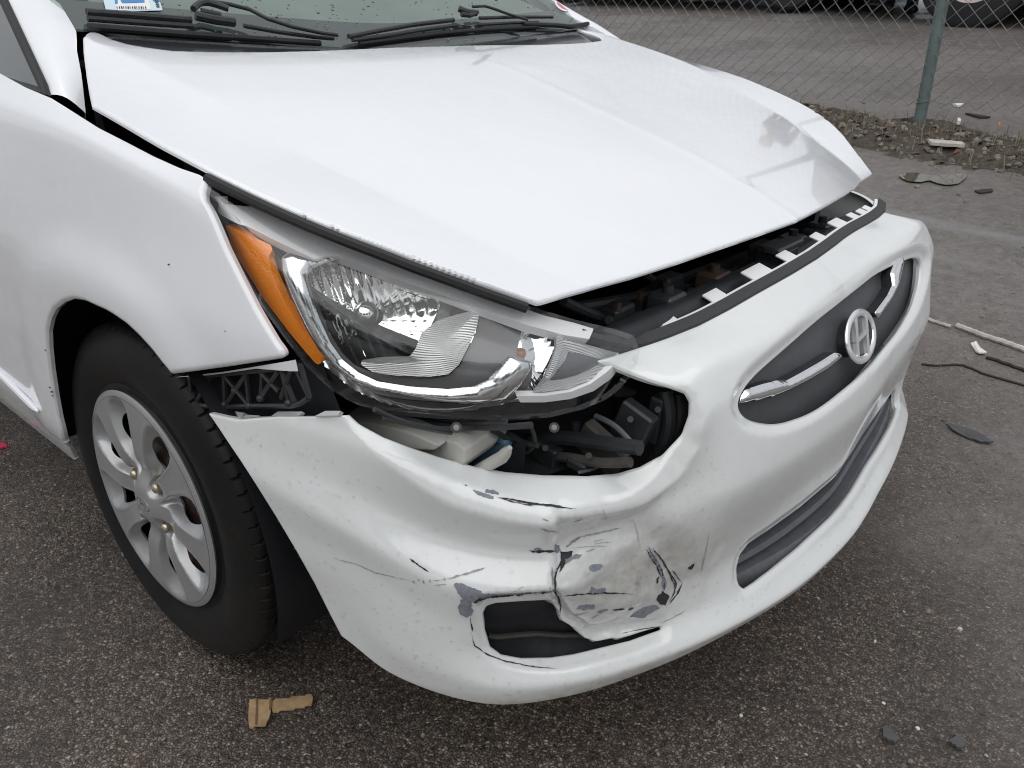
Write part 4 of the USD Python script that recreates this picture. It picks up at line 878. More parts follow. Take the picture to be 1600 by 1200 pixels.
    obj('blade', cat_([gtube([(746,35),(800,33),(860,33)], .012, 0.0041), gtube([(745,42),(800,39),(840,38)], .006, 0.0034)]), 'black_plastic', w2, smooth=40)
    obj('arm_base', gtube([(815,42),(870,44),(915,49),(935,50)], .008, 0.0061), 'rubber', w2, smooth=40)
    # pillars, side glass, roof, tail
    lp = np.vstack([atk([p[:2]], 1, [p[2]]) for p in [(-42,-120,-.69),(10,0,-.735),(45,75,-.765),(79,148,-.786)]]); lp[0] = lp[1] + (np.array([-1.08, -.60, 1.36])-lp[1])*1.0
    rp = np.vstack([atk([p[:2]], 1, [p[2]]) for p in [(0,0,-.6),(90,0,-.665),(112,36,-.682),(123,56,-.695),(118,68,-.705),(128,120,-.735),(134,177,-.762)]]); rp[0] = np.array([-1.04, -.56, 1.385])
    def pil(a, b, nm='pillar'):
        a, b = dense(a, n=40), dense(b, n=40); f = np.linspace(0, 1, 9)[None, :, None]; P = a[:, None]*(1-f) + b[:, None]*f
        n = np.cross(np.gradient(P, axis=0), np.gradient(P, axis=1)); n /= np.linalg.norm(n, axis=2, keepdims=True); n = np.where((n[..., 1:2] > 0), -n, n)
        P = P + n*.010*np.sin(np.pi*f); return np.concatenate([P, (P[:, -1:] + np.array([-.02, .004, -.025]))], 1)
    P = pil(lp, rp); obj('pillar', sheet(P), 'car_paint', car, smooth=50)
    Pm = P*[1, -1, 1]; obj('pillar', sheet(Pm), 'car_paint', car, smooth=50)
    gap = np.vstack([atk([p], 1, [y]) for p, y in (((117,62),-.70),((128,60),-.69),((143,163),-.74),((150,192),-.75),((134,178),-.757))]); gap += np.array([-.02, .02, -.02])
    obj('pillar_seal', TM(gap, [[0, 1, 2], [0, 2, 4], [2, 3, 4]]), 'rubber', car)
    for sgn in (1, -1):
        S_ = np.array([1, sgn, 1])
        up_, lw = dense(lp[:4], n=20), None
        rear_t, rear_b = np.array([-2.7, -.60, 1.36]), np.array([-2.75, -.775, .97])
        top_l = dense(np.vstack([lp[0], rear_t]), n=20); bot_l = dense(np.vstack([lp[3] + [0, 0, -.012], [-1.5, -.79, .955], rear_b]), n=20)
        front = dense(lp[:4], n=20)
        Pg = np.array([top_l*(1-t) + bot_l*t for t in np.linspace(0, 1, 12)]); Pg[:, 0] = dense(lp[:4], n=12)
        obj('side_window', sheet(Pg*S_), 'side_glass', car, smooth=30)
        obj('window_trim', tube((dense(np.vstack([lp[1:4], [-.45, -.79, .925], [-1.5, -.80, .945]]), step=.02) + [0, -.004, 0])*S_, .007, 6), 'rubber', car, smooth=40)
    ry = np.linspace(-1, 1, 41); rx = np.linspace(-1.0, -3.0, 30)
    RF = np.zeros((30, 41, 3))
    for i, x in enumerate(rx):
        hw = np.interp(-x, [1.0, 1.4, 2.6, 3.0], [.585, .61, .60, .55]); zt = np.interp(-x, [1.0, 1.3, 1.8, 2.6, 3.0], [1.40, 1.44, 1.455, 1.42, 1.37])
        RF[i] = np.stack([x + 0*ry - .06*ry**2, ry*hw, zt - .05*np.abs(ry)**2.5], 1)
    obj('roof', sheet(RF), 'car_paint', car, smooth=True)
    tail = []
    for z, x, hw in ((1.36, -3.05, .54), (1.05, -3.42, .70), (.92, -3.48, .78), (.70, -3.50, .80), (.45, -3.48, .80), (.25, -3.40, .76)): tail.append(np.stack([x + .10*np.linspace(-1, 1, 21)**2, np.linspace(-hw, hw, 21), np.full(21, z)], 1))
    T_ = np.array(tail); obj('rear_window', sheet(T_[:2]), 'side_glass', car, smooth=True); obj('tailgate', sheet(T_[1:]), 'car_paint', car, smooth=True)
    ds = dm.copy(); ds.vertices = ds.vertices*[1, -1, 1]; ds.faces = ds.faces[:, ::-1]; obj('door', ds, 'car_paint', car, smooth=True)
    fs = fm.copy(); fs.vertices = fs.vertices*[1, -1, 1]; kf = np.clip((fs.vertices[:, 0] + .15)/.3, 0, 1); fs.vertices = fs.vertices + kf[:, None]*np.array([0, -.026, -.030]); fs.faces = fs.faces[:, ::-1]; obj('front_fender', fs, 'car_paint', car, smooth=True)
    obj('underbody', box((3.0, 1.4, .12), (-1.9, 0, .27), ch=.03), 'inner_black', car)
    # crease moulding low on the side
    me_ = fender_p.at(fender_p.uv(np.array([(4,585.), (62,642.)])), .003); ml_ = me_[0] + (me_[1]-me_[0])*np.linspace(-.6, 1, 24)[:, None]; obj('side_moulding', tube(ml_, np.r_[np.full(len(ml_)-2, .006), .005, .002], 8), 'car_paint', car, smooth=40)
# ------------------------------------------------------------------ ground
def G(x, y):
    y = np.asarray(y, float); t = y - 1.0; k = .35
    z = .178*k*np.log1p(np.exp(np.clip(t/k, -40, 40))); m = 1.6
    return np.where(z > .75, m - (m-.75)*np.exp(-(z-.75)/(m-.75)), z)
def gpt(px):
    d = rays(px); out = []
    for r in d:
        t = np.linspace(.3, 40, 8000); P = EYE + t[:, None]*r; s = P[:, 2] - G(P[:, 0], P[:, 1]); k = np.argmax(s < 0); out.append(P[k] if s[k] < 0 else P[-1])
    o = np.array(out); o[:, 2] = G(o[:, 0], o[:, 1]); return o
mat('asphalt', {'g': ('geometry', {}), 'zone': ('attribute', {'attribute': 'dry'}), 'lt': ('attribute', {'attribute': 'streak'}),
    'v': ('voronoi_texture', {'scale': 185.0, 'feature': 'f1', 'randomness': 1.0}), 've': ('voronoi_texture', {'scale': 185.0, 'feature': 'distance_to_edge'}),
    'vs': ('separate_color', {}),
    'stone': ('rgb_ramp', {'ramp': [(0., (.032, .025, .020)), (.35, (.058, .046, .037)), (.6, (.084, .067, .055)), (.85, (.112, .092, .077)), (.96, (.14, .118, .098)), (1., (.20, .18, .155))]}),
    'gap': ('map_range', {'from_min': 0.0, 'from_max': .13, 'to_min': .22, 'to_max': 1.0}), 'mg': ('mix', {'mix_type': 'multiply', 'fac': 1.0}),
    'nw': ('noise_texture', {'scale': 55.0, 'detail': 4.0, 'roughness': .7}), 'nws': ('vector_math', {'math_type': 'scale', 'scale': .016}), 'nwa': ('vector_math', {'math_type': 'add'}), 'kk2': ('rgb_ramp', {'ramp': [(.32, (.22, .20, .19)), (.44, (1., 1., 1.)), (1., (1.05, 1.03, 1.))]}), 'mk2': ('mix', {'mix_type': 'multiply', 'fac': 1.0}),
    'nb': ('noise_texture', {'scale': 2.2, 'detail': 7.0, 'roughness': .62}), 'nbr': ('rgb_ramp', {'ramp': [(.28, (.55, .53, .53)), (.5, (1., .96, .93)), (.7, (1.35, 1.27, 1.18))]}), 'mb': ('mix', {'mix_type': 'multiply', 'fac': 1.0}),
    'nd': ('noise_texture', {'scale': 26.0, 'detail': 9.0, 'roughness': .72}), 'dry': ('rgb_ramp', {'ramp': [(.28, (.105, .094, .089)), (.5, (.180, .166, .159)), (.72, (.245, .231, .222))]}),
    'nk': ('noise_texture', {'scale': 90.0, 'detail': 4.0, 'roughness': .7}), 'kk': ('rgb_ramp', {'ramp': [(.30, (.25, .24, .23)), (.40, (1., 1., 1.)), (.68, (1., 1., 1.)), (.76, (1.5, 1.45, 1.4))]}), 'mk': ('mix', {'mix_type': 'multiply', 'fac': 1.0}),
    'zf': ('mix', {}), 'st': ('mix', {'color2': (.24, .235, .24)}),
    'wet': ('noise_texture', {'scale': 1.6, 'detail': 5.0, 'roughness': .6}), 'wr': ('map_range', {'from_min': .35, 'from_max': .65, 'to_min': .06, 'to_max': .46}),
    'hb': ('math', {'math_type': 'multiply_add', 'value2': .6}), 'b': ('bump', {'strength': .9, 'distance': .0045}),
    'p': ('principled_bsdf', {'specular_ior_level': .5})},
    [('g.position', n + '.vector') for n in ('nb', 'nd', 'nk', 'wet', 'nw')] + [('nw.color', 'nws.vector1'), ('g.position', 'nwa.vector1'), ('nws.vector', 'nwa.vector2'), ('nwa.vector', 'v.vector'), ('nwa.vector', 've.vector'), ('mb.color', 'mk2.color1'), ('kk2.color', 'mk2.color2'), ('nk.fac', 'kk2.fac')] +
    [('v.color', 'vs.color'), ('vs.r', 'stone.fac'), ('ve.distance', 'gap.value'), ('stone.color', 'mg.color1'), ('gap.result', 'mg.color2'), ('mg.color', 'mb.color1'), ('nb.fac', 'nbr.fac'), ('nbr.color', 'mb.color2'),
     ('nd.fac', 'dry.fac'), ('nk.fac', 'kk.fac'), ('dry.color', 'mk.color1'), ('kk.color', 'mk.color2'), ('zone.fac', 'zf.fac'), ('mk2.color', 'zf.color1'), ('mk.color', 'zf.color2'), ('lt.fac', 'st.fac'), ('zf.color', 'st.color1'), ('st.color', 'p.base_color'),
     ('wet.fac', 'wr.value'), ('wr.result', 'p.roughness'), ('ve.distance', 'hb.value1'), ('nk.fac', 'hb.value3'), ('hb.value', 'b.height'), ('b.normal', 'p.normal')])
mat('dirt_soil', {'g': ('geometry', {}), 'n': ('noise_texture', {'scale': 30.0, 'detail': 9.0, 'roughness': .75}), 'r': ('rgb_ramp', {'ramp': [(.28, (.022, .018, .014)), (.48, (.070, .056, .044)), (.62, (.11, .092, .074)), (.75, (.22, .20, .17))]}),
    'n2': ('noise_texture', {'scale': 120.0, 'detail': 4.0}), 'b': ('bump', {'strength': 1.0, 'distance': .02}), 'p': ('principled_bsdf', {'roughness': .8})},
    [('g.position', 'n.vector'), ('g.position', 'n2.vector'), ('n.fac', 'r.fac'), ('r.color', 'p.base_color'), ('n2.fac', 'b.height'), ('b.normal', 'p.normal')])
ax_ = lambda a, b, c, d, f: np.unique(np.round(np.r_[np.linspace(a, b, 14)[:-1], np.arange(b, c, f), np.linspace(c, d, 14)], 4))
gxs, gys = ax_(-60, -5, 5, 60, .05), ax_(-40, -2.5, 9, 90, .05)
GX, GY = np.meshgrid(gxs, gys, indexing='ij')
GZ = G(GX, GY); pts3 = np.stack([GX, GY, 0*GX], -1)
und = meshkit.fbm(pts3*1.3, 3, 11) - .5
GZ = GZ + .05*und*np.clip((GY-1.2)/1.5, 0, 1)*(GY < 30)
def Gz(x, y): return G(x, y) + .05*(meshkit.fbm(np.stack([np.asarray(x, float), np.asarray(y, float), 0*np.asarray(x, float)], -1)*1.3, 3, 11) - .5)*np.clip((np.asarray(y)-1.2)/1.5, 0, 1)
wob = meshkit.fbm(pts3*2.1, 4, 5) - .5
side = GX - .95 + .30*(GY)                         # the lot gets paler towards the right of the car's nose
dry = np.clip(.16 + .75*side + 1.1*wob, 0, .92); dry = np.maximum(dry, np.clip((GY - .6)/1.2, 0, 1)*(.74 + .5*wob))
dry = np.where(GX < .3, np.clip(dry - .25*(GY < .5), 0, 1), dry)
lane = 2.43 - .16*(GX-.2)**2 + .05*wob
streak = .75*np.exp(-((GY-lane)/.035)**2)*(GX > -.3) + .25*np.exp(-((GY-2.05-.1*GX)/.03)**2) + .28*np.exp(-((GY-5.55-.25*wob)/.25)**2)*0
for f in (dry, streak): np.clip(f, 0, 1, out=f)
obj('ground', sheet(np.stack([GX, GY, GZ], -1)), 'asphalt', smooth=True, kind='structure', colors={'dry': dry.ravel(), 'streak': streak.ravel()})

# ------------------------------------------------------------------ verge, fence
FY = 3.70
vx, vy = np.arange(-4.5, 4.5, .02), np.arange(2.85, 4.05, .02)
VX, VY = np.meshgrid(vx, vy, indexing='ij'); vp = np.stack([VX, VY, 0*VX], -1)
n1 = meshkit.fbm(vp*3.0, 4, 21) - .5; n2_ = meshkit.fbm(vp*14, 4, 22) - .5
prof = np.clip(1 - ((VY - 3.48 + .11*VX - .25*n1)/.36)**2, -1, 1)
VZ = Gz(VX, VY) + .07*prof*(1 + .8*n1) + .05*n2_*(prof > -.3) - .025
obj('dirt_verge', sheet(np.stack([VX, VY, VZ], -1)), 'dirt_soil', smooth=True, kind='structure')
def verge_z(x, y): return float(map_coordinates(VZ, [[(x+4.5)/.02], [(y-2.85)/.02]], order=1, mode='nearest')[0])
plain('stone', (.16, .145, .125), .7, var=.5, scale=9); plain('leaf_dead', (.12, .055, .025), .6, var=.5, scale=50); plain('straw', (.17, .15, .085), .7, var=.4, scale=20)
def clod(r, s): 
    m = trimesh.creation.icosphere(1, r); q_ = np.random.default_rng(s); m.vertices = m.vertices*(1 + .35*(q_.random((len(m.vertices), 1))-.5))*q_.uniform(.6, 1.2, 3); return m
def scatter(name, n, fn, material, label, cat='debris'):
    ms = []; r = np.random.default_rng(len(name)*13)
    for i in range(n):
        m = fn(r, i)
        if m is not None: ms.append(m)
    return obj(name, cat_(ms), material, kind='stuff')
def vstone(r, i):
    x = r.uniform(-1.9, 1.3); y = 3.40 - .11*x + r.normal(0, .22); m = clod(r.uniform(.004, .017), i); m.apply_translation([x, y, (verge_z(x, y) if 2.9 < y < 4 else float(Gz(x, y))) + .002]); return m
scatter('verge_gravel', 900, vstone, 'stone', '')
def vleaf(r, i):
    x = r.uniform(-1.9, 1.3); y = 3.42 - .11*x + r.normal(0, .17); a = r.uniform(0, 6.3); l = r.uniform(.012, .04); w = l*r.uniform(.12, .4)
    d = np.array([math.cos(a), math.sin(a), r.uniform(-.2, .5)]); e = np.array([-math.sin(a), math.cos(a), r.uniform(-.3, .3)]); c = np.array([x, y, verge_z(x, y) + .008])
    return TM([c - d*l, c + e*w, c + d*l, c - e*w], [[0, 1, 2], [0, 2, 3]])
scatter('dead_leaves', 600, vleaf, 'leaf_dead', '')
def vgrass(r, i):
    x = r.uniform(-1.9, 1.3); y = 3.44 - .11*x + r.normal(0, .16); a = r.uniform(0, 6.3); h = r.uniform(.02, .07); c = np.array([x, y, verge_z(x, y)]); d = np.array([math.cos(a), math.sin(a), 0])*h*.5; e = np.array([-math.sin(a), math.cos(a), 0])*.0022
    return TM([c - e, c + e, c + d*.6 + [0, 0, h*.8] + e*.6, c + d*.6 + [0, 0, h*.8] - e*.6, c + d + [0, 0, h]], [[0, 1, 2], [0, 2, 3], [3, 2, 4]])
scatter('dry_grass', 900, vgrass, 'straw', '')
plain('fence_steel', (.20, .205, .20), .5, metal=.4, var=.2, scale=30); plain('post_green', (.115, .150, .145), .45, metal=.25, var=.15, scale=18, bump=.05)
fence = thing('chain_link_fence', 'grey galvanised chain link fence on pipe posts along the dirt verge behind the car', 'fence')
pb = np.array([-.12, FY, .45]); pt_ = atk([(1477, -12)], 1, [FY])[0]; pdv = (pt_-pb)/np.linalg.norm(pt_-pb)
for k, x in enumerate((0, -3.02, 3.0)):
    b = pb + [x, -.11*0, 0]; dv = pdv if k == 0 else np.array([.01, 0, 1.]); b[2] = float(Gz(b[0], FY)) - .1
    p_ = obj('post', cat_([tube(np.array([b, b + dv*2.2]), .031, 20), tube(np.array([b + dv*2.2, b + dv*2.23]), [.035, .012], 20)]), 'post_green', fence, smooth=40)
    if k == 0:
        c = b + dv*.24; th = np.linspace(0, 2*np.pi, 25); ring = np.stack([c[0] + .034*np.cos(th), c[1] + .034*np.sin(th), c[2] + .012*np.cos(th)], 1)
        obj('tie_wire', tube(np.vstack([ring, ring[-1] + [.07, -.01, -.012]]), .0022, 6), 'fence_steel', p_, smooth=40)
A_ = .0425
for i, x in enumerate(np.arange(-4.0, 1.6, A_)):
    zb = float(Gz(x, FY)) + .06; zs = np.arange(0, 44)*A_ + math.floor(zb/A_/2)*2*A_ + A_*2
    ph = (np.arange(44) + i) % 2; sw = np.where(ph == 0, -1, 1)
    pts = np.stack([x + sw*A_/2*1.04, FY - .045 + sw*.003*(1 if i % 2 else -1) + 0*zs + .02*np.sin(x*1.7 + zs*2), zs + .015*np.sin(x*2.3)], 1)
    obj('wire', tube(pts, .0021, 4, caps=False), 'fence_steel', fence, smooth=False)
obj('tension_wire', tube(np.stack([np.linspace(-4, 3, 40), np.full(40, FY-.04), .53 + .45 - .0 + 1.35 + 0*np.linspace(0, 1, 40)], 1), .003, 6), 'fence_steel', fence)

# ------------------------------------------------------------------ things lying about
plain('cardboard', (.32, .215, .115), .75, var=.25, scale=60, bump=.2); plain('cardboard_dark', (.14, .075, .035), .8, var=.3, scale=60)
plain('pale_wood', (.42, .40, .36), .6, var=.2, scale=30); plain('slate', (.060, .062, .066), .45, var=.2, scale=40); plain('white_scrap', (.62, .61, .58), .6); plain('pink', (.55, .04, .10), .5); plain('twig', (.022, .018, .015), .7); plain('muddy_water', (.06, .052, .032), .04, coat=.5)
def flat(name, px, material, label, cat, h=.003, lift=.002, curl=0.0, parent='/World', step=None, **k):
    pp = gpt(dense(px, step=4, closed=True)); c = pp.mean(0)
    f = trimesh.creation.triangulate_polygon(Polygon(pp[:, :2]), engine='earcut'); v2, fc = f
    z = np.array([float(Gz(x, y)) for x, y in v2]) + lift
    r = np.linalg.norm(v2 - c[:2], axis=1); z = z + curl*(r/r.max())**2
    nrm = len(v2); V = np.vstack([np.c_[v2, z + h], np.c_[v2, z]])
    # outline strip
    n_ = len(pp); poly_top = np.c_[pp[:, :2], np.array([float(Gz(x, y)) for x, y in pp[:, :2]]) + lift + h + curl*(np.linalg.norm(pp[:, :2]-c[:2], axis=1)/r.max())**2]
    poly_bot = poly_top - [0, 0, h]; i = np.arange(n_); S_ = TM(np.vstack([poly_top, poly_bot]), np.vstack([np.stack([i, np.roll(i, -1), np.roll(i, -1)+n_], 1), np.stack([i, np.roll(i, -1)+n_, i+n_], 1)]))
    m = cat_([TM(V[:nrm], fc), S_]); return obj(name, m, material, parent, label=label, cat=cat, **k)
cb = thing('cardboard_scrap', 'torn brown L-shaped cardboard scrap lying on wet asphalt by the front tyre', 'cardboard')
flat('long_arm', [(424,1099),(440,1097),(487,1090),(490,1096),(487,1107),(450,1114),(426,1118)], 'cardboard', None, None, h=.003, lift=.003, parent=cb)
flat('short_flap', [(391,1099),(425,1098),(424,1118),(420,1130),(416,1140),(390,1142),(389,1120)], 'cardboard', None, None, h=.0035, lift=.004, parent=cb)
flat('fold', [(401,1099),(404,1099),(403,1141),(400,1141)], 'cardboard_dark', None, None, h=.0005, lift=.0085, parent=cb); flat('fold', [(422,1099),(426,1099),(425,1117),(421,1117)], 'cardboard_dark', None, None, h=.0005, lift=.0085, parent=cb)
def gtub(name, px, r, material, label, cat, lift=0.0, **k):
    p = gpt(dense(px, step=5, smooth=True)); p[:, 2] = [float(Gz(*q_[:2])) for q_ in p]; p = p + [0, 0, lift + np.max(r)*.9]; return obj(name, tube(p, r, 7), material, smooth=40, label=label, cat=cat, **k)
gtub('stick', [(1494,512),(1530,526),(1570,539),(1600,550),(1660,574)], .009, 'pale_wood', 'long pale stick on the ground right of the car grille badge', 'stick')
gtub('stick', [(1448,500),(1465,507),(1485,512)], [.006]*3 if False else .006, 'pale_wood', 'short pale stick end beside the bumper corner, in line with the long stick', 'stick')
flat('paper_scrap', [(1515,541),(1524,539),(1534,550),(1541,555),(1528,556)], 'white_scrap', 'crumpled white scrap just below the long pale stick', 'litter', h=.004, curl=.008)
gtub('twig', [(1540,560),(1570,570),(1600,581),(1640,592)], .005, 'twig', 'dark twig below the white scrap running off the right edge', 'twig')
gtub('twig', [(1440,571),(1470,573),(1500,572),(1530,583),(1565,595),(1610,606)], .0035, 'twig', 'thin dark twig beside the bumper lip, lowest of the long twigs', 'twig')
flat('bark_strip', [(1476,668),(1500,669),(1530,680),(1552,697),(1530,694),(1500,683)], 'slate', 'flat grey leaf-shaped strip lying right of the lower grille', 'debris', h=.004, curl=.006)
flat('slate_shard', [(1376,1142),(1384,1140),(1394,1152),(1405,1160),(1396,1166),(1378,1158)], 'slate', 'dark flat shard near the bottom edge, left one of two', 'debris', h=.006)
flat('slate_shard', [(1479,1164),(1496,1154),(1507,1168),(1499,1176)], 'slate', 'dark four-cornered shard near the bottom edge, right one of two', 'debris', h=.006)
flat('pale_board', [(1446,234),(1465,236),(1500,240),(1503,246),(1480,244),(1450,240)], 'pale_wood', 'flat pale board half buried in the dirt verge', 'board', h=.015, lift=.05)
flat('puddle', [(1404,274),(1416,270),(1436,271),(1452,275),(1466,277),(1482,275),(1500,275),(1510,278),(1506,284),(1496,290),(1478,291),(1464,288),(1452,283),(1438,286),(1420,284),(1410,280)], 'muddy_water', None, None, h=.002, lift=.008, kind='structure')
flat('pink_tag', [(-8,695),(10,695),(12,701),(0,704),(-8,703)], 'pink', 'small pink plastic bit on the asphalt at the left edge', 'litter', h=.004)
flat('dark_leaf', [(1522,300),(1548,298),(1552,302),(1530,304)], 'twig', 'black flat scrap on the pale ground below the puddle', 'debris', h=.006)
flat('orange_litter', [(1555,207),(1559,206),(1560,209),(1556,210)], 'amber' if 'amber' in M else 'pink', 'tiny orange scrap on the dirt verge right of the post', 'litter', h=.01, lift=.05)
flat('white_litter', [(1491,204),(1496,204),(1497,209),(1491,209)], 'white_scrap', 'tiny white scrap on the verge just right of the fence post', 'litter', h=.02, lift=.05)
flat('black_strip', [(1508,178),(1530,180),(1548,183),(1530,184)], 'twig', 'thin black strip lying on the asphalt behind the fence post', 'debris', h=.01)
flat('paper_scrap', [(1488,164),(1506,164),(1500,167),(1492,167)], 'white_scrap', 'small white scrap on the asphalt behind the fence', 'litter', h=.01)
def peb(r, i):
    if i % 2: x, y = r.uniform(.7, 1.7), r.uniform(-.4, 2.4)
    else: x, y = r.uniform(-1.2, 1.2), r.uniform(-1.5, -.75)
    if -.2 < x < .25 and abs(y+.8) < .15: return None
    m = clod(abs(r.normal(0, .0022)) + .0018, i); m.apply_translation([x, y, float(Gz(x, y)) + .001]); return m
scatter('pebbles', 700, peb, 'stone', '')
for k, px in enumerate([(1366,1006),(1499,986),(1157,1122),(1380,1100),(1433,1140)]):
    c = gpt([px])[0]; m = clod(.0035, 50+k); m.apply_translation(c + [0, 0, .002])
    obj('white_pebble', m, 'white_scrap', label='tiny white pebble on the wet asphalt in front of the bumper', cat='pebble', group='white pebbles in front of the bumper')

# ------------------------------------------------------------------ beyond the fence
plain('silver_paint', (.42, .44, .47), .3, metal=.5, coat=1.0); plain('dark_paint', (.02, .022, .028), .25, coat=1.0); plain('pale_rim', (.42, .36, .34), .5, metal=.3); plain('denim', (.03, .055, .12), .8, var=.3, scale=40); plain('jacket', (.03, .03, .035), .7); plain('skin_tone', (.45, .28, .20), .5); plain('shoe', (.02, .02, .022), .5); plain('hair', (.03, .02, .015), .6)
def hullbox(pts, r=.06):
    s = trimesh.creation.icosphere(1, r); return trimesh.convex.convex_hull(np.vstack([s.vertices + p for p in pts]))
def vehicle(name, label, o, yaw, L, W, H, paintm, rim, wr, clear, cat):
    x = thing(name, label, cat, o); UsdGeom.Xformable(stage.GetPrimAtPath(x)).AddRotateZOp().Set(yaw)
    w = W/2 - .08
    body = hullbox([(sx*(L/2-.12)*f, sy*w, z) for sx in (-1, 1) for sy in (-1, 1) for z, f in ((clear+.08, .97), (clear+.35, 1.), (clear+.62, .98))], .08)
    obj('body', body, paintm, x, smooth=40)
    cab = hullbox([(a, sy*b, z) for sy in (-1, 1) for a, b, z in ((-L*.30, w*.95, clear+.66), (L*.22, w*.95, clear+.66), (-L*.20, w*.8, H-.06), (L*.06, w*.8, H-.06))], .05); obj('cabin', cab, paintm, x, smooth=40)
    for sy in (-1, 1):
        g = TM([(-L*.26, sy*(w+.052)*.985, clear+.72), (L*.17, sy*(w+.052)*.985, clear+.72), (L*.05, sy*(w*.8+.058), H-.12), (-L*.19, sy*(w*.8+.058), H-.12)], [[0, 1, 2], [0, 2, 3]]); obj('side_window', g, 'side_glass', x)
    for sx in (-1, 1):
        for sy in (-1, 1):
            t = revolve([(-.11, wr*.55), (-.11, wr*.9), (-.08, wr), (.08, wr), (.11, wr*.9), (.11, wr*.55)], 40); t.apply_translation([sx*L*.30, sy*(w-.03), wr]); wh = obj('wheel', t, 'rubber', x, smooth=40)
            r_ = revolve([(.10, wr*.57), (.07, wr*.5), (.045, wr*.4), (.06, wr*.25), (.09, wr*.18), (.09, 0)], 40); r_.apply_scale([1, sy, 1]); r_.apply_translation([sx*L*.30, sy*(w-.03), wr]); obj('rim', r_, rim, wh, smooth=40)
            hs_ = [];
            for k in range(8):
                a = k*math.pi/4; c = trimesh.creation.cylinder(wr*.05, .01, sections=12, transform=trimesh.transformations.rotation_matrix(math.pi/2, [1, 0, 0])); c.apply_translation([sx*L*.30 + wr*.38*math.cos(a), sy*(w-.03+.055), wr + wr*.38*math.sin(a)]); hs_.append(c)
            obj('rim_holes', cat_(hs_), 'rubber', wh)
    obj('bumper', hullbox([(L/2-.02, sy*w*.95, clear+.2) for sy in (-1, 1)] + [(L/2-.02, sy*w*.95, clear+.32) for sy in (-1, 1)], .06), 'black_plastic', x, smooth=40)
    obj('bumper', hullbox([(-L/2+.02, sy*w*.95, clear+.2) for sy in (-1, 1)] + [(-L/2+.02, sy*w*.95, clear+.32) for sy in (-1, 1)], .06), 'black_plastic', x, smooth=40)
    return x
c1 = gpt([(1340, 25)])[0]; sy_ = float(Gz(-3.9, 8.6))
vehicle('silver_car', 'silver car behind the fence left of the post, only its sill and shadow in view', (-3.75, 7.75, float(Gz(-3.75, 7.4))-.03), 2, 4.4, 1.75, 1.45, 'silver_paint', 'pale_rim', .31, .16, 'car')
tw = gpt([(1505, 43)])[0]
vehicle('dark_truck', 'dark pickup truck with pale wheels parked behind the fence right of the post', (tw[0]+1.62, tw[1]+.93, tw[2]-.01), 0, 5.4, 1.95, 1.85, 'dark_paint', 'pale_rim', .42, .34, 'truck')
from manifold3d import Manifold
def person(o, yaw):
    J = [((0, -.09, .05), .05), ((.0, -.095, .45), .058), ((0, -.085, .88), .085), ((0, .085, .88), .085), ((.03, .10, .45), .058), ((.02, .11, .05), .05), ((0, 0, 1.05), .13), ((0, 0, 1.30), .14), ((0, 0, 1.42), .10), ((0, 0, 1.50), .055), ((.01, 0, 1.63), .10),
         ((0, -.19, 1.40), .06), ((.02, -.23, 1.12), .045), ((.10, -.22, .90), .035), ((0, .19, 1.40), .06), ((.02, .23, 1.12), .045), ((.10, .22, .90), .035)]
    S_ = lambda k: (trimesh.creation.icosphere(2, J[k][1]).vertices + np.array(J[k][0]))
    H_ = lambda ks: trimesh.convex.convex_hull(np.vstack([S_(k) for k in ks]))
    x = thing('person', 'person in blue jeans and dark shoes standing between the two parked vehicles', 'person', o); UsdGeom.Xformable(stage.GetPrimAtPath(x)).AddRotateZOp().Set(yaw)
    def uni(hs):
        a = None
        for h in hs:
            m = Manifold(__import__('manifold3d').Mesh(np.asarray(h.vertices, np.float32), np.asarray(h.faces, np.uint32))); a = m if a is None else a + m
        v, f, _ = meshkit.arrays(a); m = trimesh.Trimesh(v, f).subdivide(); trimesh.smoothing.filter_taubin(m, iterations=6); return m
    obj('head', uni([H_([10]), H_([9, 10]), H_([8, 9])]), 'skin_tone', x, smooth=True)
    obj('jeans', uni([H_([0, 1]), H_([1, 2]), H_([2, 3, 6]), H_([3, 4]), H_([4, 5])]), 'denim', x, smooth=True)
    obj('jacket', uni([H_([6, 7]), H_([7, 8, 11, 14]), H_([11, 12]), H_([12, 13]), H_([14, 15]), H_([15, 16])]), 'jacket', x, smooth=True)
    h = trimesh.creation.icosphere(2, .108); h.apply_translation([-.012, 0, 1.655]); obj('hair', h, 'hair', x, smooth=True)
    for s_ in (-1, 1): obj('shoe', hullbox([(-.06, s_*.1, .035), (.16, s_*.105, .03), (.0, s_*.1, .07)], .035), 'shoe', x, smooth=40)
    for s_ in (-1, 1):
        hd = [hullbox([(.10, s_*.22, .88), (.11, s_*.22, .82)], .03)] + [hullbox([(.095 + .018*k, s_*.22, .80), (.10 + .018*k, s_*.215, .73 - .01*(k in (1, 2)))], .008) for k in range(4)] + [hullbox([(.13, s_*.21, .84), (.155, s_*.205, .79)], .009)]
        obj('hand', uni(hd), 'skin_tone', x, smooth=True)
pp_ = gpt([(1402, 19)])[0]; person(pp_, -60)
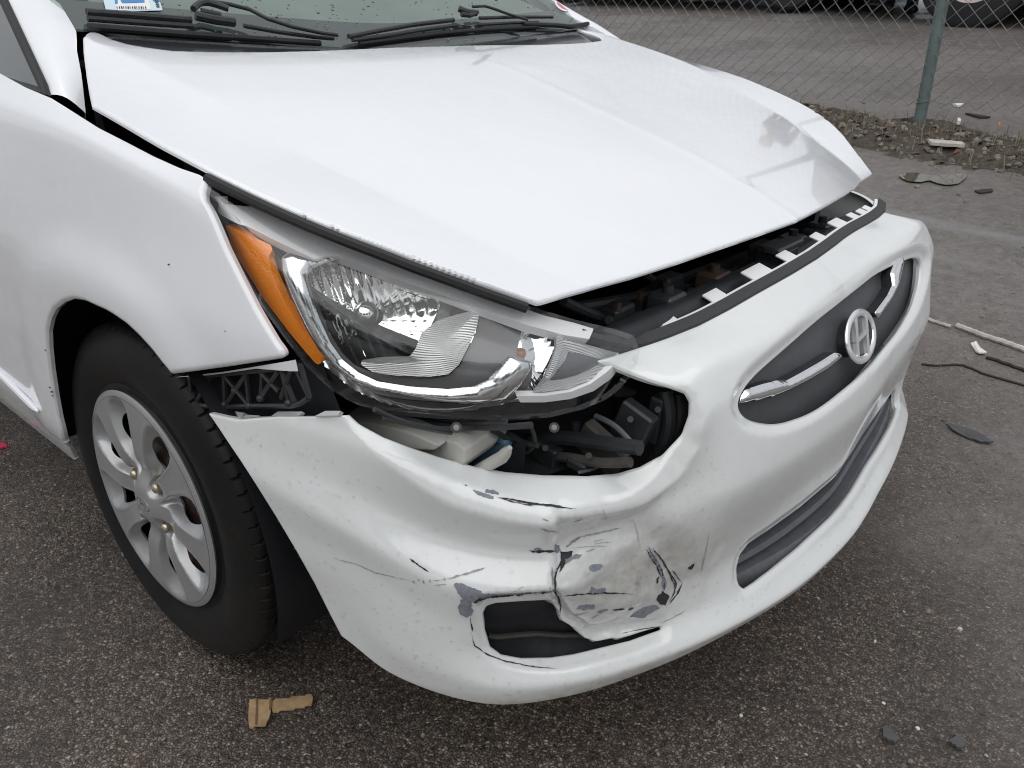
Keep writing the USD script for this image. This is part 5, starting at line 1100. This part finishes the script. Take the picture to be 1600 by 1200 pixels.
# ------------------------------------------------------------------ trees behind the photographer, mirrored in the lamp and the paint
plain('bark', (.06, .045, .033), .9, var=.4, scale=12)
mat('foliage', {'o': ('geometry', {}), 'r': ('rgb_ramp', {'ramp': [(0., (.030, .065, .018)), (1., (.075, .135, .035))]}), 'd': ('diffuse_bsdf', {}), 't': ('translucent_bsdf', {}), 'm': ('mix_closure', {'fac': .35})},
    [('o.random_per_island', 'r.fac'), ('r.color', 'd.color'), ('r.color', 't.color'), ('d.BSDF', 'm.closure1'), ('t.BSDF', 'm.closure2')], surface='m.closure')
def tree(loc, h, seed, first=None):
    x = thing('tree', 'leafy green tree standing behind the photographer, out of the frame', 'tree', loc, 'trees behind the photographer')
    pr = stage.GetPrimAtPath(x)
    if first:
        UsdGeom.Xformable(pr).AddRotateZOp().Set(57.*seed); UsdGeom.Xformable(pr).AddScaleOp().Set(Gf.Vec3f(h, h, h*.95)); pr.GetReferences().AddInternalReference(first + '/trunk') if False else None
        for c in ('trunk', 'crown'):
            q_ = UsdGeom.Mesh.Define(stage, x + '/' + c).GetPrim(); q_.GetReferences().AddInternalReference(first + '/' + c)
        return x
    r = np.random.default_rng(seed); br = [tube(np.array([[0, 0, -.1], [.05, .02, 1.2], [.0, .1, 2.6], [.1, .1, 4.2]]), [.2, .16, .12, .05], 10)]; tips = []
    for k in range(14):
        a = r.uniform(0, 6.28); z = r.uniform(1.4, 4.0); l = r.uniform(1.0, 2.2)*(1.15 - z/7); e = np.array([math.cos(a)*l, math.sin(a)*l, z + l*.5]); br.append(tube(np.array([[0.05, .05, z-.2], [e[0]*.5, e[1]*.5, z+.15], e]), [.07, .05, .015], 6)); tips += [e, e*[.6, .6, 1]]
    tips += [np.array([0, 0, 4.8]), np.array([.3, -.2, 4.3])]
    obj('trunk', cat_(br), 'bark', x, smooth=40)
    V, F = [], []
    for t in tips:
        n = 150; c = t + r.normal(0, .36, (n, 3))*[1, 1, .8]
        for p in c:
            a, b = r.normal(0, 1, 3), r.normal(0, 1, 3); a /= np.linalg.norm(a); b -= a*(a @ b); b /= np.linalg.norm(b); s_ = r.uniform(.06, .13); k = len(V)
            V += [p - a*s_, p + b*s_*.5, p + a*s_, p - b*s_*.5]; F += [(k, k+1, k+2), (k, k+2, k+3)]
    obj('crown', TM(V, F), 'foliage', x); return x
t0 = tree((6.0, -8.6, 0), 1, 3)
for i, (x, y, h) in enumerate(((1.4, -10.8, 1.2), (10.2, -6.0, 1.25), (-3.4, -11.4, 1.1), (12.5, -1.2, 1.15), (9.0, -11.6, 1.5))): tree((x, y, 0), h, i+4, t0)
# ------------------------------------------------------------------ damage marks and rain drops on the bumper
plain('primer_grey', (.19, .205, .235), .6, var=.25, scale=180); plain('crack_dark', (.022, .023, .027), .7, var=.4, scale=200); plain('scuff_grey', (.30, .30, .30), .6, var=.3, scale=260); plain('scuff_brown', (.27, .23, .18), .7, var=.3, scale=220)
plain('drop_dark', (.10, .11, .115), .05, coat=.5)
pane('water', (.955, .96, .965), .03, .02)
def rag(px, amp, seed, step=1.6):
    o = dense(px, step=step, closed=True); r = np.random.default_rng(seed); n = gaussian_filter1d(r.normal(0, 1, o.shape), .8, axis=0, mode='wrap'); return o + n*amp
def chips(c, sc, off, polys, mt, nm, amp=1.0):
    for i, p in enumerate(polys):
        px = rag(np.array(p)/sc + off, amp, 17*i+len(p)); 
        try: obj(nm, bumper.cut(bumper.uv(px), step=.6, off=.0011, rim=.0009, bstep=.3), mt, c)
        except Exception: pass
def marks(c, sc, off, lines, mt, nm, amp=.5):
    for i, (p, w) in enumerate(lines):
        l = dense(np.array(p, float)/sc + off, step=2.0); r = np.random.default_rng(31*i+len(p)); l = l + gaussian_filter1d(r.normal(0, 1, l.shape), 1.0, axis=0)*amp
        t = np.linspace(0, 1, len(l)); d = np.gradient(l, axis=0); d /= np.maximum(np.linalg.norm(d, axis=1, keepdims=True), 1e-9); n = np.stack([-d[:, 1], d[:, 0]], 1)
        ww = (w/2)*np.clip(np.minimum(t, 1-t)*6, .15, 1)*np.abs(1 + .5*gaussian_filter1d(r.normal(0, 1, len(l)), .8)); poly = np.vstack([l + n*ww[:, None], (l - n*ww[:, None])[::-1]])
        u = bumper.uv(poly); k = len(l); a = bumper.at(u[:k], .0011); b = bumper.at(u[k:][::-1], .0011); obj(nm, sheet(np.stack([a, b], 1)), mt, c)
C2, O2, C3, O3 = 4.615, np.array([640, 720]), 4.614, np.array([840, 760])
def build_damage(bp):
    chips(bp, C2, O2, [[(455,210),(530,232),(605,258),(600,274),(545,266),(500,248),(470,228)], [(545,215),(600,210),(642,232),(640,248),(595,238),(545,228)], [(392,168),(440,180),(438,186),(395,178)],
        [(320,890),(345,876),(400,893),(455,915),(510,935),(520,955),(610,955),(612,975),(560,985),(490,985),(460,1012),(420,1002),(380,985),(350,950)], [(372,1000),(410,990),(450,1015),(440,1060),(462,1080),(440,1115),(400,1120),(360,1100),(352,1060)],
        [(895,632),(925,618),(948,636),(930,660),(905,655)], [(1045,600),(1075,605),(1085,640),(1060,670),(1045,640)]], 'primer_grey', 'paint_chip')
    chips(bp, C3, O3, [[(200,520),(265,490),(320,492),(300,512),(235,535),(205,560)], [(370,580),(400,560),(450,555),(470,570),(440,600),(400,615),(375,605)], [(665,940),(700,910),(770,870),(830,850),(880,870),(850,890),(800,920),(770,945),(700,945)],
        [(275,880),(300,855),(350,850),(415,845),(410,880),(340,890)], [(370,760),(385,725),(430,740),(485,730),(490,750),(470,775),(400,770)], [(800,470),(830,475),(880,560),(912,640),(925,720),(905,745),(895,660),(860,570),(820,520)], [(430,900),(500,875),(510,885),(450,915)]], 'primer_grey', 'paint_chip')
    chips(bp, C2, O2, [[(1088,655),(1180,648),(1165,692),(1128,720),(1104,770),(1075,805),(1092,740),(1090,700)], [(458,1022),(500,988),(560,982),(600,978),(520,1000),(475,1028)]], 'crack_dark', 'crack', .8)
    chips(bp, C3, O3, [[(870,780),(905,750),(945,790),(920,850),(885,850),(862,815)], [(1090,590),(1110,560),(1130,540),(1122,575),(1105,592)], [(855,660),(875,640),(870,690),(856,700)]], 'crack_dark', 'scrape', 1.2)
    marks(bp, C2, O2, [([(1085,640),(1100,700),(1075,760),(1055,800),(1045,850),(1050,940),(1075,985),(1090,1040),(1085,1100)], 2.4), ([(500,992),(620,975),(750,965),(850,955),(950,950),(1060,940)], 2.6), ([(1045,1105),(1085,1110)], 1.8), ([(620,262),(730,278),(860,310),(1000,325),(1200,346)], 2.0), ([(640,268),(760,300),(900,330)], 1.2), ([(700,270),(800,292),(940,312),(1110,328)], 1.4),
        ([(0,705),(45,738),(140,800)], 2.6), ([(860,642),(900,652),(960,648),(1050,652)], 3.0), ([(435,1120),(445,1170),(450,1230)], 1.3), ([(440,1230),(470,1330),(560,1400),(700,1450),(900,1490),(1060,1500)], 1.5)], 'crack_dark', 'crack')
    marks(bp, C3, O3, [([(830,440),(900,540),(960,650),(985,720)], 1.4), ([(780,450),(850,560),(890,650)], 2.6), ([(160,790),(300,775),(480,765),(690,772)], 2.0), ([(795,430),(870,492),(930,590),(990,680),(985,760),(940,840)], 1.8), ([(1045,690),(1005,770),(950,842)], 1.8), ([(790,430),(840,520),(890,600),(912,700),(905,770)], 2.2), ([(965,600),(1040,690)], 1.2), ([(900,520),(960,640),(1000,700),(970,790)], 1.0), ([(540,890),(630,880)], 2.0), ([(650,886),(692,870)], 1.8), ([(610,1060),(750,1028),(905,1004)], 1.6)], 'crack_dark', 'scrape')
    marks(bp, C2, O2, [([(165,863),(260,855)], 1.1), ([(175,893),(265,888)], 1.1), ([(270,852),(400,815),(545,772)], 2.4), ([(20,858),(36,878)], 2.2), ([(60,848),(72,862)], 2.0), ([(98,855),(106,885)], 2.0), ([(140,850),(150,872)], 2.0), ([(248,840),(262,858)], 2.2), ([(1025,760),(1030,930)], 1.4), ([(1010,900),(1012,935)], 1.2), ([(740,945),(820,905)], 1.0), ([(-560,690),(-500,715),(-380,740),(-260,800),(0,860)], 1.0)], 'scuff_grey', 'scratch')
    marks(bp, C3, O3, [([(300,360),(450,330),(600,296)], 2.0), ([(400,395),(470,380)], 1.2), ([(410,410),(520,400)], .9), ([(260,440),(380,430),(520,430)], .9), ([(340,470),(420,450)], 1.2), ([(690,250),(720,340),(730,410)], .9), ([(380,950),(440,920)], 1.5), ([(260,930),(370,900)], 1.2), ([(880,990),(980,940),(1070,885)], 1.0), ([(1170,640),(1200,520),(1240,320)], .8), ([(470,160),(490,240)], 1.0), ([(700,690),(740,700)], 2.0), ([(710,705),(730,690)], 1.5)], 'scuff_grey', 'scratch')
    marks(bp, C3, O3, [([(200,440),(250,400),(310,355)], 3.0), ([(230,400),(300,362)], 2.0), ([(20,300),(90,320),(160,330)], 1.2), ([(30,230),(80,250)], 1.2), ([(250,250),(330,235)], 1.0)], 'scuff_brown', 'scratch')
    r = np.random.default_rng(99); ds = []; global drop; u0 = trimesh.creation.icosphere(1, 1.0)
    def drop(patch, uv, rad):
        p, n = patch.at([uv])[0], patch.norm([uv])[0]; a = np.cross(n, [.3, .5, .8]); a /= np.linalg.norm(a); b = np.cross(n, a)
        v = u0.vertices*r.uniform(.75, 1.25, 3); return TM(p + (v[:, :1]*a + v[:, 1:2]*b)*rad + v[:, 2:]*n*rad*.55, u0.faces)
    for i in range(900):
        s_, v_ = (r.uniform(.40, 1.1), r.uniform(8, 92)) if i < 760 else (r.uniform(-.1, .42), r.uniform(20, 60))
        uv = ((s_-sB[0])/(sB[1]-sB[0]), v_); q_ = proj(bumper.at([uv]))[0]
        if not Polygon(outline).contains(Point(uv)) or any(Polygon(h).buffer(2).contains(Point(uv)) for h in B_uv.values()): continue
        ds.append(drop(bumper, uv, abs(r.normal(0, .0011)) + .0008))
    obj('water_drops', cat_(ds), 'water', bp, smooth=True, kind='stuff')
def build_specks(fd):
    for px, w in (((264,413), 1.8), (((352,517)), 1.0), ((78,605), 1.6), ((81,612), 2.0), ((82,618), 1.4), ((71,547), 1.5)):
        th = np.linspace(0, 2*np.pi, 9)[:-1]; w *= .75; o = np.array(px) + np.stack([w*np.cos(th), w*.8*np.sin(th)], 1)
        obj('paint_chip', fender_p.cut(fender_p.uv(o), step=.4, off=.001, rim=.0008, bstep=.2), 'crack_dark', fd)
# ------------------------------------------------------------------ the car
car = thing('damaged_car', 'white compact hatchback with crumpled, scraped and half detached front bumper', 'car')
bp = obj('bumper_cover', bm, 'bumper_paint', car, smooth=True, colors={'dirt': dirt})
obj('hood', hm, 'car_paint', car, smooth=True)
fd = obj('front_fender', fm, 'car_paint', car, smooth=True)
obj('door', dm, 'car_paint', car, smooth=True)
build_lamp(car)
for loc, sd in (((0, WY+.092, WZ), -1), ((0, -WY-.092, WZ), 1), ((-2.57, WY+.092, WZ), -1), ((-2.57, -WY-.092, WZ), 1)): build_wheel(car, loc, sd)
build_inside(car); build_grilles(car); build_body(car)
build_damage(bp); build_specks(fd)
r9 = np.random.default_rng(5); gd = []
for i in range(420):
    x_, y_ = r9.uniform(150, 900), r9.uniform(-60, 62); u9 = glass.uv([(x_, y_)])[0]
    if 2 < u9[0] < 298 and 1 < u9[1] < 60: gd.append(drop(glass, u9, abs(r9.normal(0, .0014)) + .0012))
obj('water_drops', cat_(gd), 'drop_dark', car + '/windshield', smooth=True, kind='stuff')
